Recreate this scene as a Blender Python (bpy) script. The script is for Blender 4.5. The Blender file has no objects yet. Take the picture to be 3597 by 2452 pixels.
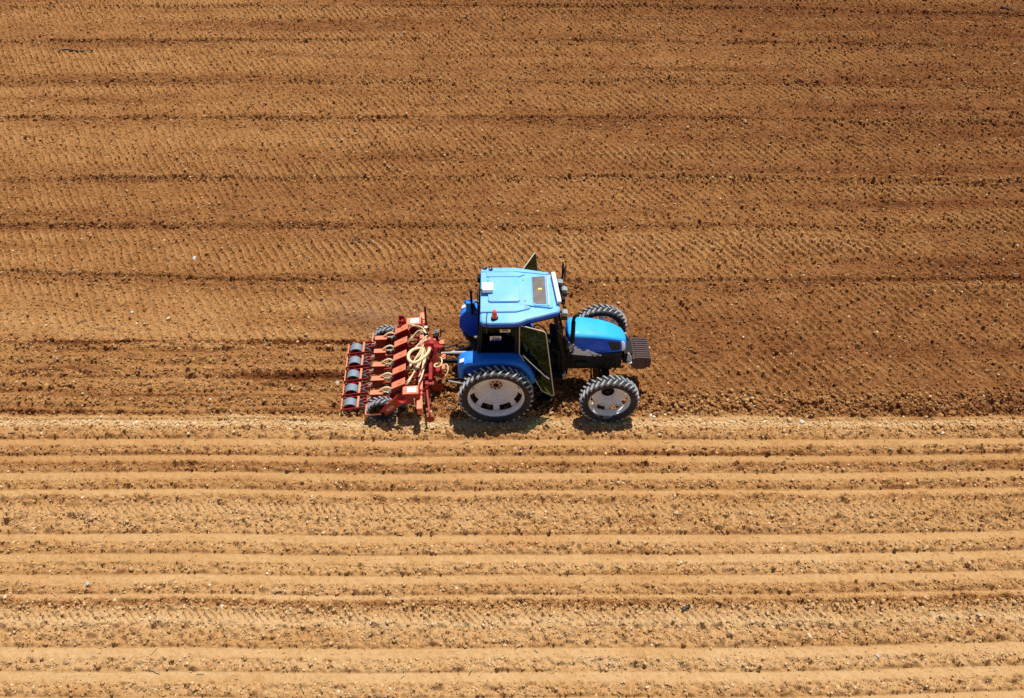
import bpy, bmesh, math, random
import numpy as np
from mathutils import Vector, Matrix, Euler

random.seed(7)
rng = np.random.default_rng(11)
scene = bpy.context.scene
COL = scene.collection
PI = math.pi

# ------------------------------------------------------------------ materials
def new_mat(name):
    m = bpy.data.materials.new(name)
    m.use_nodes = True
    nt = m.node_tree
    b = nt.nodes.get('Principled BSDF')
    return m, nt, b

def paint(name, col, rough=0.5, metal=0.0, vary=0.12, scale=6.0, bump=0.0, spec=0.5, dirt=None, dirt_amt=0.0, coat=0.0, dscale=3.0):
    """painted / cast / rubber surface with slight uneven tone, roughness and optional dusty patches"""
    m, nt, b = new_mat(name)
    N, L = nt.nodes, nt.links
    tc = N.new('ShaderNodeTexCoord')
    n1 = N.new('ShaderNodeTexNoise'); n1.inputs['Scale'].default_value = scale; n1.inputs['Detail'].default_value = 6
    L.new(tc.outputs['Object'], n1.inputs['Vector'])
    hsv = N.new('ShaderNodeHueSaturation'); hsv.inputs['Color'].default_value = (*col, 1)
    mr = N.new('ShaderNodeMapRange'); mr.inputs[1].default_value = 0.3; mr.inputs[2].default_value = 0.7
    mr.inputs[3].default_value = 1 - vary; mr.inputs[4].default_value = 1 + vary
    L.new(n1.outputs['Fac'], mr.inputs['Value']); L.new(mr.outputs[0], hsv.inputs['Value'])
    out = hsv.outputs[0]
    if dirt is not None:
        n2 = N.new('ShaderNodeTexNoise'); n2.inputs['Scale'].default_value = dscale; n2.inputs['Detail'].default_value = 9; n2.inputs['Roughness'].default_value = 0.65
        L.new(tc.outputs['Object'], n2.inputs['Vector'])
        m2 = N.new('ShaderNodeMapRange'); m2.inputs[1].default_value = 0.42; m2.inputs[2].default_value = 0.72; m2.inputs[4].default_value = dirt_amt
        L.new(n2.outputs['Fac'], m2.inputs['Value'])
        mx = N.new('ShaderNodeMix'); mx.data_type = 'RGBA'
        mx.inputs[7].default_value = (*dirt, 1)
        L.new(m2.outputs[0], mx.inputs[0]); L.new(out, mx.inputs[6]); out = mx.outputs[2]
    L.new(out, b.inputs['Base Color'])
    r2 = N.new('ShaderNodeMapRange'); r2.inputs[1].default_value = 0.3; r2.inputs[2].default_value = 0.7
    r2.inputs[3].default_value = max(0.03, rough - 0.08); r2.inputs[4].default_value = min(1, rough + 0.1)
    L.new(n1.outputs['Fac'], r2.inputs['Value']); L.new(r2.outputs[0], b.inputs['Roughness'])
    b.inputs['Metallic'].default_value = metal
    b.inputs['Specular IOR Level'].default_value = spec
    b.inputs['Coat Weight'].default_value = coat
    if bump:
        n3 = N.new('ShaderNodeTexNoise'); n3.inputs['Scale'].default_value = scale * 8; n3.inputs['Detail'].default_value = 4
        L.new(tc.outputs['Object'], n3.inputs['Vector'])
        bp = N.new('ShaderNodeBump'); bp.inputs['Strength'].default_value = bump; bp.inputs['Distance'].default_value = 0.01
        L.new(n3.outputs['Fac'], bp.inputs['Height']); L.new(bp.outputs[0], b.inputs['Normal'])
    return m

def soil_mat(name, fine):
    m, nt, b = new_mat(name)
    N, L = nt.nodes, nt.links
    at = N.new('ShaderNodeAttribute'); at.attribute_name = 'dryness_and_light'
    tc = N.new('ShaderNodeTexCoord')
    na = N.new('ShaderNodeTexNoise'); na.inputs['Scale'].default_value = 9; na.inputs['Detail'].default_value = 8; na.inputs['Roughness'].default_value = 0.75
    nb = N.new('ShaderNodeTexNoise'); nb.inputs['Scale'].default_value = 42; nb.inputs['Detail'].default_value = 5; nb.inputs['Roughness'].default_value = 0.7
    L.new(tc.outputs['Object'], na.inputs['Vector']); L.new(tc.outputs['Object'], nb.inputs['Vector'])
    a1 = N.new('ShaderNodeMath'); a1.operation = 'MULTIPLY_ADD'; a1.inputs[1].default_value = 0.62; a1.inputs[2].default_value = -0.31
    L.new(na.outputs['Fac'], a1.inputs[0])
    a2 = N.new('ShaderNodeMath'); a2.operation = 'MULTIPLY_ADD'; a2.inputs[1].default_value = 0.85; a2.inputs[2].default_value = -0.425
    L.new(nb.outputs['Fac'], a2.inputs[0])
    s1 = N.new('ShaderNodeMath'); L.new(at.outputs['Fac'], s1.inputs[0]); L.new(a1.outputs[0], s1.inputs[1])
    s2 = N.new('ShaderNodeMath'); L.new(s1.outputs[0], s2.inputs[0]); L.new(a2.outputs[0], s2.inputs[1])
    hf = N.new('ShaderNodeMath'); hf.operation = 'MULTIPLY'; hf.inputs[1].default_value = 0.5
    L.new(s2.outputs[0], hf.inputs[0])
    cr = N.new('ShaderNodeValToRGB')
    e = cr.color_ramp.elements
    e[0].position = 0.0; e[0].color = (0.095, 0.026, 0.006, 1)
    e[1].position = 1.0; e[1].color = (0.80, 0.72, 0.56, 1)
    for pos, c in ((0.16, (0.195, 0.074, 0.024)), (0.30, (0.325, 0.150, 0.050)), (0.46, (0.485, 0.272, 0.108)), (0.66, (0.61, 0.422, 0.222))):
        k = e.new(pos); k.color = (*c, 1)
    L.new(hf.outputs[0], cr.inputs[0]); L.new(cr.outputs[0], b.inputs['Base Color'])
    b.inputs['Roughness'].default_value = 0.97
    b.inputs['Specular IOR Level'].default_value = 0.12
    if fine:
        nc = N.new('ShaderNodeTexNoise'); nc.inputs['Scale'].default_value = 34; nc.inputs['Detail'].default_value = 6; nc.inputs['Roughness'].default_value = 0.75
        L.new(tc.outputs['Object'], nc.inputs['Vector'])
        bp = N.new('ShaderNodeBump'); bp.inputs['Strength'].default_value = 0.9; bp.inputs['Distance'].default_value = 0.022
        L.new(nc.outputs['Fac'], bp.inputs['Height']); L.new(bp.outputs[0], b.inputs['Normal'])
    return m

# ------------------------------------------------------------------ tagging
def tag(o, label=None, cat=None, group=None, kind=None):
    if label: o['label'] = label
    if cat: o['category'] = cat
    if group: o['group'] = group
    if kind: o['kind'] = kind
    return o

# ------------------------------------------------------------------ the field
def smooth(a, b, x):
    t = np.clip((x - a) / (b - a), 0, 1)
    return t * t * (3 - 2 * t)

def vnoise(xs, ys, sx, sy, seed):
    """value noise on a rectilinear grid, returns (len(ys), len(xs)) in -1..1"""
    r = np.random.default_rng(seed)
    u = (xs - xs[0]) / sx; w = (ys - ys[0]) / sy
    i = np.floor(u).astype(int); j = np.floor(w).astype(int)
    f = u - i; g = w - j
    f = f * f * (3 - 2 * f); g = g * g * (3 - 2 * g)
    R = r.random((j.max() + 2, i.max() + 2)).astype(np.float32) * 2 - 1
    A = R[:, i] * (1 - f) + R[:, i + 1] * f
    return A[j] * (1 - g)[:, None] + A[j + 1] * g[:, None]

ROWS = [-1.22, -1.75, -2.19, -2.63, -3.06, -4.11, -4.55, -4.99, -5.39, -6.41, -6.84, -7.28, -7.72, -8.16, -9.2]
TRACKS = [(-3.47, 0.20), (-5.77, 0.20)]
STRIP = [0.95, 0.51, 0.07, -0.37, -0.81]
FAR_LINES = [(20.6, .05), (17.5, .045), (14.26, .03), (11.75, .055), (8.21, .045), (5.86, .03), (23.4, .05)]

def warp(X, Y):
    k = np.interp(Y, [-9, -2, 0.5, 3, 12, 25], [-.0020, -.0005, 0, .0006, .0017, .0024])
    return Y + k * X * X * np.where(X > 0, 1.0, 0.12)

def zones(X, Y):
    """masks that both the surface and the clods on it read"""
    v = warp(X, Y)
    behind = smooth(-2.7, -3.2, X)                                   # worked by the drill: only behind it
    strip = behind * smooth(1.30, 1.22, v) * smooth(-1.12, -1.02, v)
    low = smooth(-1.10, -1.22, v)
    up = np.clip(1 - low - strip, 0, 1)
    return v, behind, strip, low, up

def row_profile(v, lines, wflat):
    """height (0..1), roughness and line masks for drilled rows: a step down at each line, a rolled flat, then crumbs rising to the next"""
    L = np.array(sorted(lines, reverse=True))
    idx = np.clip(np.searchsorted(-L, -v) - 1, 0, len(L) - 2)
    d = L[idx] - v
    gap = (L[idx] - L[idx + 1])
    h = smooth(0.022, 0.0, d) + smooth(wflat, gap, d) ** .8
    rough = np.clip(smooth(wflat - .03, wflat + .05, d), 0, 1)
    line = np.exp(-((np.minimum(d, gap - d + .02) - .008) / .024) ** 2)
    return np.clip(h, 0, 1), rough, line, idx

def track34(X, v):
    c = 3.26 + 0.30 * (X / 12) ** 2 * np.where(X < 0, 1.25, .75)
    return v - c

def field_maps(xs, ys):
    X, Y = np.meshgrid(xs, ys)
    X = X.astype(np.float32); Y = Y.astype(np.float32)
    n = lambda sx, sy, s: vnoise(xs, ys, sx, sy, s).astype(np.float32)
    v, behind, strip, low, up = zones(X + 0 * n(3, 3, 1), Y + .03 * n(.9, 9, 2) + .03 * n(3.5, 9, 3) + .022 * n(.33, 9, 31) + .035 * n(.4, .35, 32) * (np.abs(Y + 1.15) < .5))
    n06, n12, n25, n50 = n(.055, .055, 4), n(.11, .1, 5), n(.24, .2, 6), n(.5, .45, 7)
    band = n(9, .55, 8) * .6 + n(5, .28, 9) * .4                      # streaks along the direction of work
    big = n(14, 2.6, 10)
    # -- rolled part: slanting ribs left by the packer
    ph = (X + .587 * Y + .05 * n50 + .025 * n25) / .231 + .35 * np.round(n(30, 1.3, 12) * 2) 
    t = ph - np.floor(ph)
    rib = np.exp(-((t - .5) / .17) ** 2)
    ribamp = (1 - .6 * smooth(5, 1.5, v) * smooth(0, -7, X)) * np.clip(.62 + .8 * band + .3 * n(2.5, .8, 13), .12, 1.35) * (.80 + .2 * smooth(-14, 0, X))
    worked = np.exp(-((X - .3) / 2.9) ** 6) * smooth(1.6, 1.1, v) * smooth(-1.4, -1.0, v)   # under the machine
    crumb = smooth(-.25, -.75, v) * smooth(-1.16, -1.08, v) * smooth(-2, 1, X)
    up_rough = np.clip(.50 + .5 * np.maximum(-band, 0) + .15 * n(1.2, .5, 21) + .8 * crumb + .7 * worked, 0, 1.5)
    h_up = .105 * rib * ribamp * (1 - .8 * crumb) * (1 - worked) + .014 * band
    lines = np.zeros_like(X)
    for v0, a in FAR_LINES:
        d = v - v0 + .05 * n(2.2, 9, int(v0 * 10) + 100)
        brk = np.clip(.85 + .7 * n(1.6, 9, int(v0 * 10) + 200), .2, 1.4)
        h_up += brk * (-a * 1.2 * np.exp(-(d / .05) ** 2) + a * .9 * np.exp(-((d - .11) / .05) ** 2))
        lines += (.35 + .65 * brk) * np.exp(-((d + .04) / .12) ** 2)
    tk = track34(X, v)
    h_up += -.05 * smooth(.25, .17, np.abs(tk)) + .035 * np.exp(-((np.abs(tk) - .24) / .05) ** 2)
    in_tk = smooth(.24, .16, np.abs(tk))
    h_up = np.where(in_tk > 0, h_up - .022 * rib * ribamp * in_tk, h_up)
    # -- strip just drilled
    hs, rs, ls, _ = row_profile(v, [1.39] + STRIP + [-1.25], .17)
    h_st = .028 * hs * (1 + .4 * n25) * (.7 + .6 * n50) - .01
    edge = np.exp(-((v - 1.26) / .05) ** 2) + np.exp(-((v + 1.06) / .06) ** 2)
    h_st += .05 * np.exp(-((v + .99) / .06) ** 2) + .022 * np.exp(-((v - 1.3) / .05) ** 2) * (.6 + .6 * np.sin(X * 2 * PI / .3))
    # -- earlier drilled rows
    vs_ = warp(X, Y) + .02 * n(3.5, 9, 3) + .014 * n(1.6, 9, 14)      # rows run straighter than the edges of the passes
    hl, rl, ll, li = row_profile(vs_, ROWS, .19)
    h_lo = .032 * hl * (1 + .45 * n50 + .5 * n(1.8, .4, 22)) - .012
    lug = np.zeros_like(X)
    for v0, hw in TRACKS:
        d = v - v0
        m = smooth(hw, hw - .05, np.abs(d))
        side = np.where(d > 0, 1, -1)
        q = (X + side * -.9 * d + .012 * n25) / .135
        q = q - np.floor(q)
        chev = smooth(.12, .3, q) * smooth(.88, .7, q)
        h_lo = h_lo * (1 - m) + m * (-.03 + .05 * chev * (1 + .5 * n25))
        h_lo += .045 * np.exp(-((np.abs(d) - hw - .04) / .06) ** 2) * (.7 + .5 * n25)
        rl = np.maximum(rl * (1 - .6 * m), .45 * smooth(hw + .14, hw, np.abs(d)) + .5 * np.exp(-((d - .12) / .12) ** 2))
        lug += m
    rough = up * up_rough + strip * (.6 + .5 * rs) + low * (.20 + .85 * rl) + .5 * lines * up
    fine = .034 * n06 + .034 * n12 + .016 * n25
    sharp = np.maximum(n12, 0) ** 2 * .055 + np.maximum(n06, 0) ** 2 * .05
    h = up * h_up + strip * h_st + low * h_lo + rough * (fine + sharp) + .02 * n(2.4, 2.0, 15)
    # -- how dry the surface is, with some light and shade put into its tone
    dry_light_up = .55 + .15 * band + .08 * big - .06 * n50 + .08 * smooth(0, -14, X) * smooth(24, 8, Y) - .12 * smooth(2, 16, X) - .13 * smooth(12, 22, Y) * smooth(-14, 6, X) - .08 * lines - .02 * crumb - .08 * worked + .24 * (rib * ribamp - .35)  # painted shade to right and far end; crest paleness is drying plus painted light
    dry_light_up += .11 * smooth(6, 1.2, v) * smooth(1, -6, X)
    patchy = np.clip(n(2.6, .14, 16) * .7 + n(7, .30, 37) * .5, 0, 1)
    dry_st = .64 + .10 * band - .85 * patchy - .10 * ls + .22 * np.exp(-((v - 1.14) / .07) ** 2) - .25 * edge
    tint_rows = np.array([.0, -.12, -.58, -.08, 0.02, 0, 0, -.04, 0.0, 0.04, 0, .02, 0, 0, 0])[li]
    rd = np.array(sorted(ROWS, reverse=True)); rd_ = rd[li] - vs_; rg_ = rd[li] - rd[li + 1]
    near_line = np.array([-.16, -.50, -.14, -.14, -.1, -.12, -.1, -.1, -.1, -.1, -.1, -.1, -.1, -.1, -.1])[li] * smooth(.11, .02, rg_ - rd_) * (.75 + .6 * n(2.6, .5, 35))
    dry_light_lo = .93 + .10 * band - .06 * rl - .16 * ll + near_line + tint_rows * (.2 + .9 * np.exp(-((rd_ - .27) / .10) ** 2)) * (.8 + .5 * n(3.0, .5, 36)) + .05 * n50 + .14 * smooth(-1.6, -7, v) - .2 * np.clip(n(2.0, .22, 17) - .35, 0, 1)  # the thin dark line at each step is ridge shadow put into the tone
    dry_light_lo += .22 * np.exp(-((v + 1.33) / .12) ** 2) + .18 * np.exp(-((v + 5.95) / .12) ** 2) - .36 * np.exp(-((v + 5.58) / .07) ** 2) - .16 * np.exp(-((v + 3.30) / .06) ** 2)
    dry = up * dry_light_up + strip * dry_st + low * dry_light_lo - .04 * smooth(4, 12, X) * low
    # -- where clods lie, per square metre (relative)
    dens = up * (.42 + .25 * np.maximum(-band, 0) + .8 * np.clip(lines, 0, 1) + 1.5 * crumb + .6 * worked + .25 * np.exp(-((np.abs(tk)) / .22) ** 2)) \
        + strip * (.5 + .5 * rs + .8 * edge) + low * (.10 + .85 * rl + 1.1 * np.exp(-((v + 1.32) / .12) ** 2) + .7 * np.exp(-((v + 5.62) / .18) ** 2))
    return X, Y, h, dry, dens

def axis(a, b, step_fn, far):
    out = [a]
    while out[-1] < b:
        out.append(out[-1] + step_fn(out[-1]))
    lo, hi = out[0], out[-1]
    g = [1.0, 3, 8, 20, 50, 120, 300, 800, 2000]
    return np.array([lo - x for x in reversed(g)] + out + [hi + x for x in g]), len(g)

CAMX, CAMY, CAMZ = 0.34, -12.97, 14.0
xs, ng = axis(-23.0, 24.0, lambda x: .0235, 1)
ys, _ = axis(-9.6, 24.5, lambda y: 00.00105 * math.hypot(y - CAMY, CAMZ), 1)
ixs, iys = xs[ng:-ng], ys[ng:-ng]
fX, fY, fH, fD, fN = field_maps(ixs, iys)
nx, ny = len(xs), len(ys)
HH = np.zeros((ny, nx), np.float32); DD = np.full((ny, nx), .5, np.float32)
HH[ng:-ng, ng:-ng] = fH
DD[ng:-ng, ng:-ng] = fD
for a in range(ng):                                                   # carry the edge tone outwards, flat
    DD[a, ng:-ng] = fD[0]; DD[ny - 1 - a, ng:-ng] = fD[-1]
for a in range(ng):
    DD[:, a] = DD[:, ng]; DD[:, nx - 1 - a] = DD[:, nx - 1 - ng]

def height_at(x, y):
    i = int(np.clip(np.searchsorted(ixs, x), 1, len(ixs) - 1)); j = int(np.clip(np.searchsorted(iys, y), 1, len(iys) - 1))
    return float(fH[j, i])

def grid_mesh(name, xs, ys, H, D):
    ny, nx = H.shape
    co = np.empty((ny, nx, 3), np.float32)
    co[..., 0] = xs[None, :]; co[..., 1] = ys[:, None]; co[..., 2] = H
    me = bpy.data.meshes.new(name)
    me.vertices.add(nx * ny); me.vertices.foreach_set('co', co.ravel())
    a = (np.arange(ny - 1)[:, None] * nx + np.arange(nx - 1)[None, :]).astype(np.int32)
    q = np.stack([a, a + 1, a + nx + 1, a + nx], -1).reshape(-1)
    nf = (nx - 1) * (ny - 1)
    me.loops.add(nf * 4); me.loops.foreach_set('vertex_index', q)
    me.polygons.add(nf); me.polygons.foreach_set('loop_start', np.arange(0, nf * 4, 4, dtype=np.int32))
    me.polygons.foreach_set('use_smooth', np.ones(nf, bool))
    at = me.attributes.new('dryness_and_light', 'FLOAT', 'POINT'); at.data.foreach_set('value', D.astype(np.float32).ravel())
    me.update(calc_edges=True)
    return me

SOIL = soil_mat('tilled_soil', True)
CLOD = soil_mat('soil_crumbs', False)
field = bpy.data.objects.new('field', grid_mesh('field', xs, ys, HH, DD)); COL.objects.link(field)
field.data.materials.append(SOIL)
tag(field, 'reddish brown tilled field with rolled ribs and pale drilled rows', 'field', kind='structure')

# ------------------------------------------------------------------ crumbs of earth lying on it
def scatter_mesh(name, P, R, tone, seed, base='ico', squash=.7):
    r = np.random.default_rng(seed)
    bm = bmesh.new()
    if base == 'ico':
        bmesh.ops.create_icosphere(bm, subdivisions=1, radius=1)
    else:                                                             # eight-sided crumb
        c = [bm.verts.new(p) for p in ((1, 0, 0), (0, 1, 0), (-1, 0, 0), (0, -1, 0), (0, 0, 1), (0, 0, -1))]
        for a, b in ((0, 1), (1, 2), (2, 3), (3, 0)):
            bm.faces.new((c[a], c[b], c[4])); bm.faces.new((c[b], c[a], c[5]))
        bm.verts.index_update()
    bv = np.array([v.co[:] for v in bm.verts], np.float32)
    bf = np.array([[v.index for v in f.verts] for f in bm.faces], np.int32)
    bm.free()
    n, k = len(P), len(bv)
    V = np.repeat(bv[None], n, 0)
    V *= (1 + .55 * (r.random((n, k, 1), dtype=np.float32) - .5))
    ang = r.random(n) * 2 * PI
    sc = np.stack([1 + .7 * (r.random(n) - .4), np.ones(n), squash * (.8 + .5 * r.random(n))], -1)[:, None, :]
    V = V * sc * R[:, None, None]
    c, s = np.cos(ang)[:, None], np.sin(ang)[:, None]
    x = V[..., 0] * c - V[..., 1] * s; y = V[..., 0] * s + V[..., 1] * c
    V = np.stack([x, y, V[..., 2]], -1) + P[:, None, :]
    F = (bf[None] + (np.arange(n) * k)[:, None, None]).reshape(-1, 3)
    me = bpy.data.meshes.new(name)
    me.vertices.add(n * k); me.vertices.foreach_set('co', V.astype(np.float32).ravel())
    me.loops.add(F.size); me.loops.foreach_set('vertex_index', F.ravel().astype(np.int32))
    me.polygons.add(len(F)); me.polygons.foreach_set('loop_start', np.arange(0, F.size, 3, dtype=np.int32))
    at = me.attributes.new('dryness_and_light', 'FLOAT', 'POINT')
    at.data.foreach_set('value', np.repeat(tone.astype(np.float32), k))
    me.update(calc_edges=True)
    return me

def sample_clods(n):
    # candidates weighted by area x density, thinner with distance (the far ones are below what can be seen)
    w = fN * np.gradient(iys)[:, None] * (14.0 / np.maximum(14, np.hypot(iys - CAMY, CAMZ)))[:, None] ** .8
    vis = np.abs(ixs[None, :] - .34) < (np.hypot(iys - CAMY, CAMZ) * .72 + 1.5)[:, None]
    w = np.where(vis, w, 0).ravel().astype(np.float64)
    cum = np.cumsum(w); cum /= cum[-1]
    k = np.searchsorted(cum, rng.random(n))
    j, i = np.divmod(k, len(ixs))
    x = ixs[i] + (rng.random(n) - .5) * .03; y = iys[j] + (rng.random(n) - .5) * .02
    r = np.clip(.0095 + rng.exponential(.0072, n) * (0.6 + .55 * np.minimum(fN[j, i], 1.4)), 0, .052)
    r *= np.hypot(iys[j] - CAMY, CAMZ) ** .35 / 17 ** .35 * np.where(iys[j] < -1.5, .78, 1)
    z = fH[j, i] + r * .25
    tone = fD[j, i] + .06 + rng.normal(0, .15, n)
    pale = rng.random(n) < np.where(iys[j] < -1.15, .045, .014)
    tone = np.where(pale, 1.15 + .5 * rng.random(n), tone)
    r = np.where(pale, np.minimum(r * 1.1, .035), r)
    return np.stack([x, y, z], -1).astype(np.float32), r.astype(np.float32), tone

P, R, T = sample_clods(360000)
big_one = R > .0185
def join_meshes(name, a, b):
    bm = bmesh.new(); bm.from_mesh(a); bm.from_mesh(b)
    me = bpy.data.meshes.new(name); bm.to_mesh(me); bm.free()
    bpy.data.meshes.remove(a); bpy.data.meshes.remove(b)
    return me
clods = bpy.data.objects.new('soil_clods', join_meshes('soil_clods', scatter_mesh('a', P[big_one], R[big_one], T[big_one], 5), scatter_mesh('b', P[~big_one], R[~big_one] * 1.15, T[~big_one], 6, 'oct'))); COL.objects.link(clods)
clods.data.materials.append(CLOD)
tag(clods, 'small earth clods and pale pebbles scattered over the whole field', 'soil clods', kind='stuff')

def straw_mesh(n):
    w = np.where(fN > 0, .3 + fN, 0) * np.gradient(iys)[:, None]
    vis = np.abs(ixs[None, :] - .34) < (np.hypot(iys - CAMY, CAMZ) * .70 + 1)[:, None]
    cum = np.cumsum(np.where(vis, w, 0).ravel().astype(np.float64)); cum /= cum[-1]
    j, i = np.divmod(np.searchsorted(cum, rng.random(n)), len(ixs))
    a = rng.normal(0, .7, n); Ln = .025 + rng.exponential(.024, n); Ln = np.minimum(Ln, .16); wd = .0045 + .004 * rng.random(n)
    c = np.stack([ixs[i], iys[j], fH[j, i] + .02], -1)
    d = np.stack([np.cos(a), np.sin(a), rng.normal(0, .25, n)], -1) * Ln[:, None]
    s = np.stack([-np.sin(a), np.cos(a), np.zeros(n)], -1) * wd[:, None]
    up = np.array([0, 0, 1.0])[None] * wd[:, None]
    V = np.stack([c - d - s, c - d + s, c - d + up * 1.4, c + d - s, c + d + s, c + d + up * 1.4], 1)
    f = np.array([[0, 2, 5, 3], [2, 1, 4, 5], [1, 0, 3, 4]])
    F = (f[None] + (np.arange(n) * 6)[:, None, None]).reshape(-1, 4)
    me = bpy.data.meshes.new('straw_litter')
    me.from_pydata(V.reshape(-1, 3).tolist(), [], F.tolist())
    return me
straw = bpy.data.objects.new('straw_litter', straw_mesh(4200)); COL.objects.link(straw)
straw.data.materials.append(paint('dry_straw', (.62, .50, .27), .8, vary=.2))
tag(straw, 'short pale bits of dry straw strewn over the soil', 'straw', kind='stuff')
# ------------------------------------------------------------------ mesh builder
class MB:
    def __init__(s): s.v = []; s.f = []
    def add(s, vs, fs, M=None):
        b = len(s.v)
        for p in vs:
            p = Vector(p)
            s.v.append(tuple(M @ p) if M is not None else tuple(p))
        s.f += [tuple(i + b for i in f) for f in fs]
        return s
    def box(s, c, d, rot=(0, 0, 0), taper=1.0):
        x, y, z = (k / 2 for k in d)
        vs = [(sx * x * (taper if sz > 0 else 1), sy * y * (taper if sz > 0 else 1), sz * z) for sz in (-1, 1) for sx, sy in ((-1, -1), (1, -1), (1, 1), (-1, 1))]
        fs = [(3, 2, 1, 0), (4, 5, 6, 7), (0, 1, 5, 4), (1, 2, 6, 5), (2, 3, 7, 6), (3, 0, 4, 7)]
        return s.add(vs, fs, Matrix.Translation(c) @ Euler(rot).to_matrix().to_4x4())
    def prism(s, poly, a, b, axis='y'):
        """polygon in the two other axes, extruded along axis from a to b"""
        def P(p, t):
            return {'y': (p[0], t, p[1]), 'z': (p[0], p[1], t), 'x': (t, p[0], p[1])}[axis]
        n = len(poly)
        vs = [P(p, a) for p in poly] + [P(p, b) for p in poly]
        fs = [tuple(range(n)), tuple(range(2 * n - 1, n - 1, -1))] + [(i, i + n, (i + 1) % n + n, (i + 1) % n) for i in range(n)]
        return s.add(vs, fs)
    def lathe(s, prof, c=(0, 0, 0), seg=48, axis='y', closed=False):
        """profile of (radius, position along axis)"""
        vs, fs = [], []
        m = len(prof)
        for i in range(seg):
            a = 2 * PI * i / seg
            for r, t in prof:
                u, w = r * math.sin(a), r * math.cos(a)
                vs.append({'y': (u, t, w), 'z': (u, w, t), 'x': (t, u, w)}[axis])
        for i in range(seg):
            j = (i + 1) % seg
            for k in range(m - 1 + (1 if closed else 0)):
                k2 = (k + 1) % m
                fs.append((i * m + k, i * m + k2, j * m + k2, j * m + k))
        return s.add(vs, fs, Matrix.Translation(c))
    def cyl(s, a, b, r, r2=None, seg=16):
        a, b = Vector(a), Vector(b)
        r2 = r if r2 is None else r2
        q = (b - a).to_track_quat('Z', 'Y').to_matrix()
        vs, fs = [], []
        for i in range(seg):
            t = 2 * PI * i / seg
            d = q @ Vector((math.cos(t), math.sin(t), 0))
            vs += [a + d * r, b + d * r2]
        for i in range(seg):
            j = (i + 1) % seg
            fs.append((2 * i, 2 * j, 2 * j + 1, 2 * i + 1))
        fs += [tuple(range(2 * seg - 2, -1, -2)), tuple(range(1, 2 * seg, 2))]
        return s.add(vs, fs)
    def tube(s, pts, r, seg=10, smooth_n=6):
        P = [Vector(p) for p in pts]
        if smooth_n > 1 and len(P) > 2:
            Q = []
            for i in range(len(P) - 1):
                p0, p1, p2, p3 = P[max(i - 1, 0)], P[i], P[i + 1], P[min(i + 2, len(P) - 1)]
                for k in range(smooth_n):
                    t = k / smooth_n
                    Q.append(.5 * ((2 * p1) + (p2 - p0) * t + (2 * p0 - 5 * p1 + 4 * p2 - p3) * t * t + (3 * p1 - p0 - 3 * p2 + p3) * t ** 3))
            Q.append(P[-1]); P = Q
        n = len(P)
        vs, fs = [], []
        up = Vector((0, 0, 1))
        prev = None
        for i in range(n):
            d = (P[min(i + 1, n - 1)] - P[max(i - 1, 0)]).normalized()
            if prev is None:
                x = d.cross(up)
                if x.length < .05: x = d.cross(Vector((1, 0, 0)))
            else:
                x = prev - d * prev.dot(d)
            x.normalize(); prev = x
            y = d.cross(x)
            for k in range(seg):
                t = 2 * PI * k / seg
                vs.append(P[i] + (x * math.cos(t) + y * math.sin(t)) * r)
        for i in range(n - 1):
            for k in range(seg):
                k2 = (k + 1) % seg
                fs.append((i * seg + k, i * seg + k2, (i + 1) * seg + k2, (i + 1) * seg + k))
        fs += [tuple(range(seg - 1, -1, -1)), tuple(range((n - 1) * seg, n * seg))]
        return s.add(vs, fs)
    def bar(s, a, b, w, h, up=(0, 0, 1)):
        """rectangular bar from a to b"""
        a, b, up = Vector(a), Vector(b), Vector(up)
        d = (b - a).normalized()
        x = d.cross(up)
        if x.length < 1e-3: x = d.cross(Vector((1, 0, 0)))
        x.normalize(); y = x.cross(d)
        vs = [p + x * sx * w / 2 + y * sy * h / 2 for p in (a, b) for sx, sy in ((-1, -1), (1, -1), (1, 1), (-1, 1))]
        fs = [(3, 2, 1, 0), (4, 5, 6, 7), (0, 1, 5, 4), (1, 2, 6, 5), (2, 3, 7, 6), (3, 0, 4, 7)]
        return s.add(vs, fs)
    def loft(s, rings, cap=True, close=True):
        n = len(rings[0]); vs = [p for r in rings for p in r]; fs = []
        for i in range(len(rings) - 1):
            for k in range(n if close else n - 1):
                k2 = (k + 1) % n
                fs.append((i * n + k, i * n + k2, (i + 1) * n + k2, (i + 1) * n + k))
        if cap:
            fs += [tuple(range(n - 1, -1, -1)), tuple(range((len(rings) - 1) * n, len(rings) * n))]
        return s.add(vs, fs)
    def build(s, name, mat, parent=None, smooth=None, bevel=0.0, subsurf=0, thick=0.0, seg=2):
        me = bpy.data.meshes.new(name)
        me.from_pydata([tuple(p) for p in s.v], [], s.f); me.update()
        bm = bmesh.new(); bm.from_mesh(me); bmesh.ops.recalc_face_normals(bm, faces=bm.faces); bm.to_mesh(me); bm.free()
        o = bpy.data.objects.new(name, me); COL.objects.link(o)
        me.materials.append(mat)
        if parent is not None: o.parent = parent
        if thick:
            m = o.modifiers.new('thickness', 'SOLIDIFY'); m.thickness = thick; m.offset = 0
        if bevel:
            m = o.modifiers.new('bevel', 'BEVEL'); m.width = bevel; m.segments = seg; m.limit_method = 'ANGLE'; m.angle_limit = math.radians(35)
        if subsurf:
            m = o.modifiers.new('subdivision', 'SUBSURF'); m.levels = m.render_levels = subsurf
        if smooth is None: smooth = bevel > 0 or subsurf > 0
        if smooth:
            me.polygons.foreach_set('use_smooth', [True] * len(me.polygons))
            if not subsurf:
                me.set_sharp_from_angle(angle=math.radians(38)) if hasattr(me, 'set_sharp_from_angle') else None
        return o

def empty(name, loc=(0, 0, 0), rz=0, parent=None):
    o = bpy.data.objects.new(name, None); COL.objects.link(o)
    o.location = loc; o.rotation_euler = (0, 0, rz); o.empty_display_size = .2
    if parent is not None: o.parent = parent
    return o

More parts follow.
